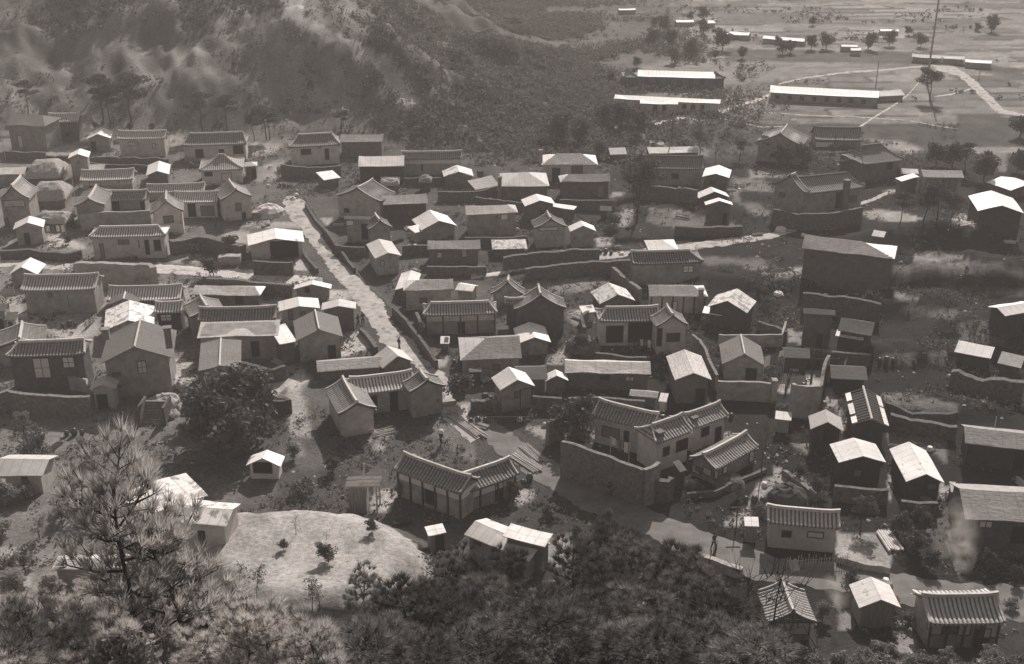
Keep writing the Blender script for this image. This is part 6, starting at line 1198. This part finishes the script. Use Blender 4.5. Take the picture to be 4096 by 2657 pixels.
def frame_heap():
    G = ground(640, 640, 'D2'); o = link('wooden_frame_shed', None, None, G); tag(o, 'skeletal shed with a leaning open timber frame on top, left of the V-shaped tiled house', 'shed')
    MB().box(-1.3, .3, 0, 1.7, -.3, 2.6).build('wall', M['board'], o); q = MB()
    for k in range(9): q.bar((-1.6 + .1 * R_.random(), .1 + .2 * k, 2.7 + .1 * R_.random()), (1.5 + .2 * R_.random(), .1 + .22 * k, 2.72 + .15 * R_.random()), .07, 4)
    q.build('roof_poles', M['rawtimber'], o); q = MB(); a, b_, c_, d = (.0, .8, 2.8), (.15, 1.1, 4.6), (2.0, .9, 3.9), (1.9, .7, 2.3)
    for s, e in ((a, b_), (b_, c_), (c_, d), (d, a)): q.bar(s, e, .08, 4)
    q.build('open_frame', M['rawtimber'], o); MB().bar((1.2, .2, -.2), (1.2, .2, 2.7), .09, 5).bar((1.3, 1.6, -.2), (1.3, 1.6, 2.7), .09, 5).build('post', M['rawtimber'], o)
frame_heap()
def planks(label, c, a, b_, n, w=.28, m='rawtimber', name='plank_pile', cat='plank pile', spread=1.1):
    A = ground(*a, c); Bp = ground(*b_, c); d = Bp - A; L = np.linalg.norm(d[:2]); q = MB()
    for i in range(n):
        s = spread * (i / max(1, n - 1) - .5) + .1 * R_.random(); z = .15 + .12 * R_.random(); e0, e1 = -L / 2 * (1 - .2 * R_.random()), L / 2 * (1 - .2 * R_.random()); sk = .25 * (R_.random() - .5)
        q.bar((e0, s, z), (e1, s + sk, z + .05), w * .22, 5)
    m_ = (A + Bp) / 2; o = q.build(name, M[m], None, (m_[0], m_[1], float(h(m_[0], m_[1])) - .02), math.atan2(d[1], d[0])); return tag(o, label, cat)
planks('sheaf of bright poles laid along the lower road edge', 'D2', (1700, 210), (1915, 350), 9, .3)
planks('fan of pale brushwood beside the bright poles on the road', 'D2', (1780, 150), (1920, 280), 14, .12)
planks('pale splintered logs at the corner of the U-shaped farmhouse', 'D2', (690, 85), (880, 45), 9, .2)
planks('white boards leaning low beside the porch hut', 'C3', (705, 935), (810, 1010), 4, .5, 'tin')
planks('light timber baulks along the verge where the sandy road turns dark', 'C3', (400, 1250), (770, 1530), 6, .35, 'sand', 'verge_stones', 'stones')
planks('long dark beam lying in the pale plot right of the checker-tiled cottage', 'D4', (0, 1120), (180, 1110), 4, .5, 'timber')
planks('white litter of broken boards below the thicket, right', 'B5', (1700, 930), (1860, 930), 7, .3, 'tin', 'board_litter', 'litter')
planks('white rubble streaming down the gully right of the sunlit plot', 'D5', (1250, 450), (1370, 620), 9, .5, 'tin', 'rubble', 'rubble')
planks('heap of pale timber in the yard of the U-shaped pen, upper centre', 'C3', (1600, 380), (1760, 440), 8, .35, 'rawtimber')
planks('pale boards lying in the yard above the stepped hut row', 'B4', (690, 830), (850, 850), 5, .3, 'tin')
def heap(label, c, p, r, hh_, m, name, cat):
    G = ground(*p, c); V = []; F = []; n = 18; k = 6
    for j in range(k + 1):
        t = j / k
        for i in range(n):
            a = 2 * math.pi * i / n; q = r * math.cos(t * math.pi / 2) ** .8 * (.85 + .3 * float(vnoise(i * .9 + r * 7, j * 1.3))); V.append((q * math.cos(a), q * math.sin(a), hh_ * math.sin(t * math.pi / 2) * (.9 + .2 * R_.random()) - .15))
    for j in range(k):
        for i in range(n): F.append((j * n + i, j * n + (i + 1) % n, (j + 1) * n + (i + 1) % n, (j + 1) * n + i))
    F.append(tuple(k * n + i for i in range(n))); return tag(link(name, mesh(name, V, F, M[m]), None, G), label, cat)
heap('round pile of pale sand at the top left of the sandy road', 'B2', (640, 360), 2.6, 1.6, 'sand', 'sand_heap', 'heap')
heap('dark round straw stack left of the dark-opening L-shaped house', 'C3', (1680, 690), 2.0, 1.8, 'stoned', 'straw_stack', 'stack')
heap('pale half of the round stack beside the dark one', 'C3', (1765, 690), 1.2, 1.3, 'stone', 'straw_stack', 'stack')
heap('dark earth heap in front of the panelled tile house', 'D3', (1880, 1000), 1.6, .9, 'stoned', 'earth_heap', 'heap')
heap('dark brushwood heap on the pale plot at the right', 'D4', (130, 1150), 1.8, 1.5, 'timber', 'brush_heap', 'heap')
heap('pale boulder mass beside the thicket right of the stone steps', 'C1', (1530, 1000), 2.0, 1.6, 'stonep', 'boulder', 'boulder')
heap('smaller pale boulder below the boulder mass by the steps', 'C1', (1560, 1075), 1.2, .9, 'stonep', 'boulder', 'boulder')
heap('white glaring bundle on the path below the big grey tiled house', 'B4', (1675, 985), .9, .9, 'cloth', 'bundle', 'bundle')
heap('white round bundle on the slope beside the thin dark tree', 'B4', (1525, 1395), .5, .6, 'cloth', 'bundle', 'bundle')
heap('pale oval stone on the slope right of the splayed white roof', 'C4', (1885, 645), .7, .6, 'tin', 'boulder', 'boulder')
heap('conical dark haystack left of the tall hut among dark yards', 'A1', (1560, 1230), 1.1, 1.3, 'thatch', 'haystack', 'stack')
def steps():
    G = ground(1410, 1170, 'C1'); q = MB()
    for i in range(9): q.box(-1.1, 1.1, .28 * i, .28 * i + .3, -.6, .2 * i + .1)
    o = link('stone_steps', None, None, G); tag(o, 'narrow stone steps climbing the bank below the tall gable house', 'steps')
    q.build('treads', M['stone'], o)
    for s in (-1.35, 1.2): MB().box(s, s + .25, 0, 2.7, -.6, 2.1).build('side_wall', M['stoned'], o)
steps()
# washing
def washing(label, c, a, b_, ht, n, seed):
    A = ground(*a, c); Bp = ground(*b_, c); o = link('washing_line', None, None, A); tag(o, label, 'washing line'); d = Bp - A; L = np.linalg.norm(d); u = d / L
    MB().bar((0, 0, -.2), (0, 0, ht), .04, 5).bar(tuple(d + (0, 0, -.2)), tuple(d + (0, 0, ht)), .04, 5).build('post', M['rawtimber'], o)
    MB().bar((0, 0, ht - .05), tuple(d + (0, 0, ht - .05)), .012, 4).build('line', M['timber'], o); rr = random.Random(seed)
    for i in range(n):
        t0 = (i + .12) / n; t1 = t0 + .7 / n; hh_ = rr.uniform(.7, 1.3); V = []; F = []; nx = 6
        for j in range(5):
            for k in range(nx):
                t = t0 + (t1 - t0) * k / (nx - 1); p = d * t; off = .06 * math.sin(k * 2.1 + j * .5) * (j / 4 + .2); V.append((p[0] - u[1] * off, p[1] + u[0] * off, p[2] + ht - .06 - hh_ * j / 4))
        for j in range(4):
            for k in range(nx - 1): F.append((j * nx + k, j * nx + k + 1, (j + 1) * nx + k + 1, (j + 1) * nx + k))
        me = mesh('cloth', V, F, M['cloth' if i % 3 != 1 else 'greyp']); cl = link('hung_cloth', me, o)
washing('washing hung in the compound yard behind its front wall', 'D3', (790, 770), (960, 830), 2.4, 3, 1)
washing('large white sheets hung beside the dark-roofed house behind the yard wall', 'C4', (1735, 1480), (1925, 1400), 3.4, 3, 2)
washing('white washing right of the gabled hut at the left edge', 'B1', (440, 590), (620, 580), 2.0, 4, 3)
washing('small washing in the yard of the L-shaped house with dark openings', 'C4', (600, 1165), (700, 1175), 1.5, 3, 4)
def pots(label, c, p, n, seed):
    rr = random.Random(seed); G = ground(*p, c)
    for i in range(n):
        r = rr.uniform(.22, .36); hh_ = r * 2.3; x = G[0] + rr.uniform(-1.2, 1.2); y = G[1] + rr.uniform(-.7, .7); V = []; F = []
        pr = [(0, .6), (.15, .75), (.4, 1), (.65, 1), (.85, .75), (.95, .6), (1, .7)]
        for t, q in pr:
            for k in range(10): V.append((r * q * math.cos(k * .6283), r * q * math.sin(k * .6283), hh_ * t))
        for j in range(len(pr) - 1):
            for k in range(10): F.append((j * 10 + k, j * 10 + (k + 1) % 10, (j + 1) * 10 + (k + 1) % 10, (j + 1) * 10 + k))
        F.append(tuple(range(60, 70))); o = link('storage_jar', mesh('storage_jar', V, F, M['pot'], smooth=True), None, (x, y, float(h(x, y)) - .02)); tag(o, label, 'jar', label)
pots('brown storage jars before the pale hipped house on the bank', 'B1', (1200, 790), 4, 1)
pots('brown storage jars by the porch hut at the road bend', 'C3', (820, 1160), 5, 2)
pots('brown storage jars in the yard of the L-shaped house with dark openings', 'C4', (500, 1160), 4, 3)
pots('brown storage jars beside the wood pen by the V-shaped house', 'D2', (1780, 420), 4, 4)
# firewood, jars and bundles left about the yards
rq = random.Random(99); cand = [o for o in HOUSES if o.location[1] < 215 and o.location[1] > 84]
def yard_spot():
    o = rq.choice(cand); x = o.location[0] + rq.uniform(-6, 6); y = o.location[1] - rq.uniform(3.2, 6.5); return x, y
def clear(x, y): return math.hypot((x - mound_c[0]) / 12, (y - mound_c[1]) / 9) > 1 and all(abs(x - o.location[0]) > 3.4 or abs(y - o.location[1]) > 3.2 for o in cand)
fw = []
for v in range(3):
    q = MB()
    for i in range(16): q.bar((-.8 + .1 * rq.random(), .12 * (i % 6) - .3, .08 + .13 * (i // 6)), (.7 + .3 * rq.random(), .12 * (i % 6) - .3 + .1 * rq.random(), .1 + .13 * (i // 6)), .055, 5)
    fw.append(mesh('firewood_pile', q.V, q.F, M['rawtimber' if v == 0 else 'barkp' if v == 1 else 'timber']))
nf = 0
while nf < 60:
    x, y = yard_spot()
    if not clear(x, y): continue
    v = nf % 3; tag(link('firewood_pile', fw[v], None, (x, y, float(h(x, y)) - .02), rq.uniform(0, 3.1)), ['stack of pale split firewood lying in a yard', 'stack of grey peeled sticks lying in a yard', 'stack of dark sticks lying in a yard'][v], 'firewood', 'firewood stacks in the yards'); nf += 1
JP = []
for r in (.26, .34):
    pr = [(0, .6), (.15, .78), (.4, 1), (.65, 1), (.85, .75), (.95, .6), (1, .7), (1.02, .1)]; V = [(r * q_ * math.cos(k * .6283), r * q_ * math.sin(k * .6283), r * 2.3 * t) for t, q_ in pr for k in range(10)]
    F = [(j * 10 + k, j * 10 + (k + 1) % 10, (j + 1) * 10 + (k + 1) % 10, (j + 1) * 10 + k) for j in range(len(pr) - 1) for k in range(10)]; JP.append(mesh('storage_jar', V, F, M['pot'], smooth=True))
nf = 0
while nf < 20:
    x, y = yard_spot()
    if not clear(x, y): continue
    for k in range(3):
        xx, yy = x + .75 * k, y + rq.uniform(-.3, .3); tag(link('storage_jar', JP[k % 2], None, (xx, yy, float(h(xx, yy)) - .02)), ['squat brown jar standing in a yard', 'large brown jar standing in a yard'][k % 2], 'jar', 'brown jars standing in the yards')
    nf += 1
sk = []
for v in range(2):
    V = []; F = []
    for j in range(6):
        for k in range(10): t = j / 5; r = .42 * math.cos(t * 1.5) ** .6 * (.85 + .3 * float(vnoise(k * .8 + 9 * v, j))); V.append((r * math.cos(k * .6283), .75 * r * math.sin(k * .6283), .45 * math.sin(t * 1.55)))
    for j in range(5):
        for k in range(10): F.append((j * 10 + k, j * 10 + (k + 1) % 10, (j + 1) * 10 + (k + 1) % 10, (j + 1) * 10 + k))
    F.append(tuple(range(50, 60))); sk.append(mesh('sack', V, F, M['cloth' if v == 0 else 'straw']))
nf = 0
while nf < 44:
    x, y = yard_spot()
    if not clear(x, y): continue
    v = nf % 2; tag(link('sack', sk[v], None, (x, y, float(h(x, y)) - .03), rq.uniform(0, 3)), ['small white bundle on the ground of a yard', 'small straw bundle on the ground of a yard'][v], 'bundle', 'bundles lying in the yards'); nf += 1
# stick fences
for i in range(26):
    x, y = yard_spot()
    if not clear(x, y): continue
    q = MB(); L = rq.uniform(3, 6); n_ = int(L / .22)
    for k in range(n_): u = -L / 2 + L * k / n_; q.bar((u, 0, -.2), (u + rq.uniform(-.06, .06), rq.uniform(-.06, .06), rq.uniform(.9, 1.35)), .03, 4)
    o = link('stick_fence', None, None, (x, y, float(h(x, y)) - .02), rq.choice([0, .1, 1.5, -.3, 1.2])); tag(o, ['short fence of upright sticks in a yard', 'short grey fence of upright sticks in a yard'][i % 2], 'fence', 'stick fences in the yards')
    q.build('pickets', M['rawtimber' if i % 2 == 0 else 'bark'], o); MB().bar((-L / 2, .05, .75), (L / 2, .05, .78), .03, 4).build('rail', M['rawtimber'], o)
# people
def person(label, c, p, px_h, rz, pose='walk', load=None, dark=True):
    G = ground(*p, c); s = 1.62 / 1.68; st = .22 if pose == 'walk' else .09
    J = {'pel': (0, 0, .95), 'chest': (0, -.03, 1.28), 'neck': (0, -.04, 1.44), 'head': (0, -.06, 1.58), 'top': (0, -.06, 1.66), 'hl': (.1, 0, .9), 'hr': (-.1, 0, .9), 'kl': (.11, -st * .6, .5), 'kr': (-.11, st * .3, .5), 'al': (.12, -st, .07), 'ar': (-.12, st, .09), 'tl': (.12, -st - .16, .03), 'tr': (-.12, st - .14, .03),
         'sl': (.19, -.03, 1.38), 'sr': (-.19, -.03, 1.38), 'el': (.27, .06, 1.12), 'er': (-.27, -.02, 1.12), 'wl': (.27, -.1, .9), 'wr': (-.28, -.12, .9), 'fl': (.27, -.14, .8), 'fr': (-.28, -.17, .8)}
    if load: J.update(el=(.3, -.05, 1.5), wl=(.16, -.06, 1.72), fl=(.1, -.06, 1.78))
    E = [('pel', 'chest'), ('chest', 'neck'), ('neck', 'head'), ('head', 'top'), ('pel', 'hl'), ('pel', 'hr'), ('hl', 'kl'), ('kl', 'al'), ('al', 'tl'), ('hr', 'kr'), ('kr', 'ar'), ('ar', 'tr'), ('chest', 'sl'), ('chest', 'sr'), ('sl', 'el'), ('el', 'wl'), ('wl', 'fl'), ('sr', 'er'), ('er', 'wr'), ('wr', 'fr')]
    Rr = dict(pel=.15, chest=.16, neck=.055, head=.1, top=.075, hl=.1, hr=.1, kl=.065, kr=.065, al=.045, ar=.045, tl=.035, tr=.035, sl=.07, sr=.07, el=.045, er=.045, wl=.032, wr=.032, fl=.035, fr=.035)
    def skin(name, keys, edges, grow, m, parent):
        ks = list(keys); me = bpy.data.meshes.new(name); me.from_pydata([J[k] for k in ks], [(ks.index(a), ks.index(b_)) for a, b_ in edges if a in ks and b_ in ks], []); me.materials.append(M[m])
        o = link(name, me, parent); md = o.modifiers.new('skin', 'SKIN'); sv = me.skin_vertices[0].data
        for i, k in enumerate(ks): r = Rr[k] + grow; sv[i].radius = (r, r * (.8 if k in ('pel', 'chest') else 1)); sv[i].use_root = (i == 0)
        sb = o.modifiers.new('sub', 'SUBSURF'); sb.levels = 1; sb.render_levels = 1; return o
    root = link('person', None, None, G, rz); tag(root, label, 'person'); body = skin('body', J, E, 0, 'skin', root)
    skin('coat', ['pel', 'chest', 'sl', 'sr', 'el', 'er', 'hl', 'hr'], E, .03, 'clothd' if dark else 'clothw', root)
    skin('trousers', ['hl', 'kl', 'al'], E, .025, 'clothd', root); skin('trousers', ['hr', 'kr', 'ar'], E, .025, 'clothd', root)
    V = []; F = []
    for j in range(6):
        for k in range(10): a = k * .6283; t = j / 5 * 1.5; V.append((.115 * math.cos(t) * math.cos(a), -.045 + .12 * math.cos(t) * math.sin(a), 1.6 + .115 * math.sin(t)))
    for j in range(5):
        for k in range(10): F.append((j * 10 + k, j * 10 + (k + 1) % 10, (j + 1) * 10 + (k + 1) % 10, (j + 1) * 10 + k))
    link('hair', mesh('hair', V, F, M['hair'], smooth=True), root)
    if load:
        o = heap(load, c, p, .32, .35, 'cloth', 'head_bundle', 'bundle'); o.location = (G[0], G[1], G[2] + 1.76 * s)
    root.scale = (s, s, s)
person('person in dark clothes carrying a pale bundle on the head, by the farmhouse yard', 'C2', (2002, 1355), 60, 2.6, load='pale bundle carried on the head of the person by the farmhouse yard')
person('dark-clothed person bending along alone on the bright road, below the road bend', 'C2', (1615, 468), 50, 2.2)
person('left one of two dark figures standing together at the edge of the sandy road', 'C2', (1235, 245), 40, 1.0, 'stand')
person('right one of two dark figures standing together at the edge of the sandy road', 'C2', (1280, 228), 40, 3.8, 'stand')
person('dark figure walking close under the front wall of the tile-roofed compound', 'D3', (775, 1135), 60, .9)
person('dark figure walking on the lower road near the low pale wall', 'D6', (2092, 590), 60, 3.9)
# ------------------------------------------------------------ the air
def haze():
    m = bpy.data.materials.new('haze'); m.use_nodes = True; n = m.node_tree; n.nodes.remove(n.nodes['Principled BSDF'])
    v = n.nodes.new('ShaderNodeVolumePrincipled'); v.inputs['Density'].default_value = .00049; v.inputs['Color'].default_value = (.93, .85, .79, 1); v.inputs['Anisotropy'].default_value = 0
    n.links.new(v.outputs[0], n.nodes['Material Output'].inputs['Volume'])
    q = MB().box(-2300, 2300, -80, 3400, -6, 112); o = q.build('haze', m); tag(o, kind='stuff')
haze()
def smoke(label, c, base, top, w):
    G = ground(*base, c); T_ = on_y(*px(c, top), G[1] + .5); hh_ = T_[2] - G[2] + 1.0; V = []; F = []; n = 14; k = 10
    for j in range(k + 1):
        t = j / k; r = w * (.35 + .75 * t) * max(.05, math.sin(math.pi * min(.98, max(.03, t))) ** .4)
        for i in range(n): a = 6.2832 * i / n; q = r * (.8 + .4 * float(vnoise(i * .8, j * .9))); V.append((q * math.cos(a) + (T_[0] - G[0]) * t, q * math.sin(a), 1.0 + hh_ * t))
    for j in range(k):
        for i in range(n): F.append((j * n + i, j * n + (i + 1) % n, (j + 1) * n + (i + 1) % n, (j + 1) * n + i))
    F.append(tuple(range(n))[::-1]); F.append(tuple(k * n + i for i in range(n)))
    m = bpy.data.materials.new('smoke'); m.use_nodes = True; nt_ = m.node_tree; nt_.nodes.remove(nt_.nodes['Principled BSDF']); L = nt_.links
    v = nt_.nodes.new('ShaderNodeVolumePrincipled'); v.inputs['Color'].default_value = (.9, .85, .78, 1); tc = nt_.nodes.new('ShaderNodeTexCoord'); nz = nt_.nodes.new('ShaderNodeTexNoise'); nz.inputs['Scale'].default_value = .8; nz.inputs['Detail'].default_value = 4
    L.new(tc.outputs['Object'], nz.inputs['Vector']); r = nt_.nodes.new('ShaderNodeMapRange'); r.inputs['From Min'].default_value = .42; r.inputs['From Max'].default_value = .7; r.inputs['To Max'].default_value = .9
    L.new(nz.outputs[0], r.inputs[0]); sp = nt_.nodes.new('ShaderNodeSeparateXYZ'); L.new(tc.outputs['Object'], sp.inputs[0])
    def mth(op, a, b=None):
        q = nt_.nodes.new('ShaderNodeMath'); q.operation = op
        for i, s in enumerate((a, b)):
            if s is None: continue
            if isinstance(s, (int, float)): q.inputs[i].default_value = s
            else: L.new(s, q.inputs[i])
        return q.outputs[0]
    lean = mth('MULTIPLY', sp.outputs[2], (T_[0] - G[0]) / hh_); xx = mth('SUBTRACT', sp.outputs[0], lean); rr = mth('SQRT', mth('ADD', mth('MULTIPLY', xx, xx), mth('MULTIPLY', sp.outputs[1], sp.outputs[1])))
    f = mth('MAXIMUM', mth('SUBTRACT', 1, mth('DIVIDE', rr, w * .95)), 0); zf = mth('DIVIDE', sp.outputs[2], hh_ + 1); zf = mth('MAXIMUM', mth('MULTIPLY', mth('MULTIPLY', zf, mth('SUBTRACT', 1.05, zf)), 4), 0)
    dn = mth('MULTIPLY', mth('MULTIPLY', r.outputs[0], mth('MULTIPLY', f, f)), zf); L.new(dn, v.inputs['Density']); L.new(v.outputs[0], nt_.nodes['Material Output'].inputs['Volume'])
    tag(link('smoke', mesh('smoke', V, F, m), None, G), label, 'smoke', kind='stuff')
smoke('tall pale column of smoke rising before the slatted-roof house at the right', 'D5', (1880, 930), (1850, 330), 2.0)
smoke('low drift of pale smoke beside the boarded hut at the bottom right', 'D5', (950, 1210), (850, 930), 1.6)
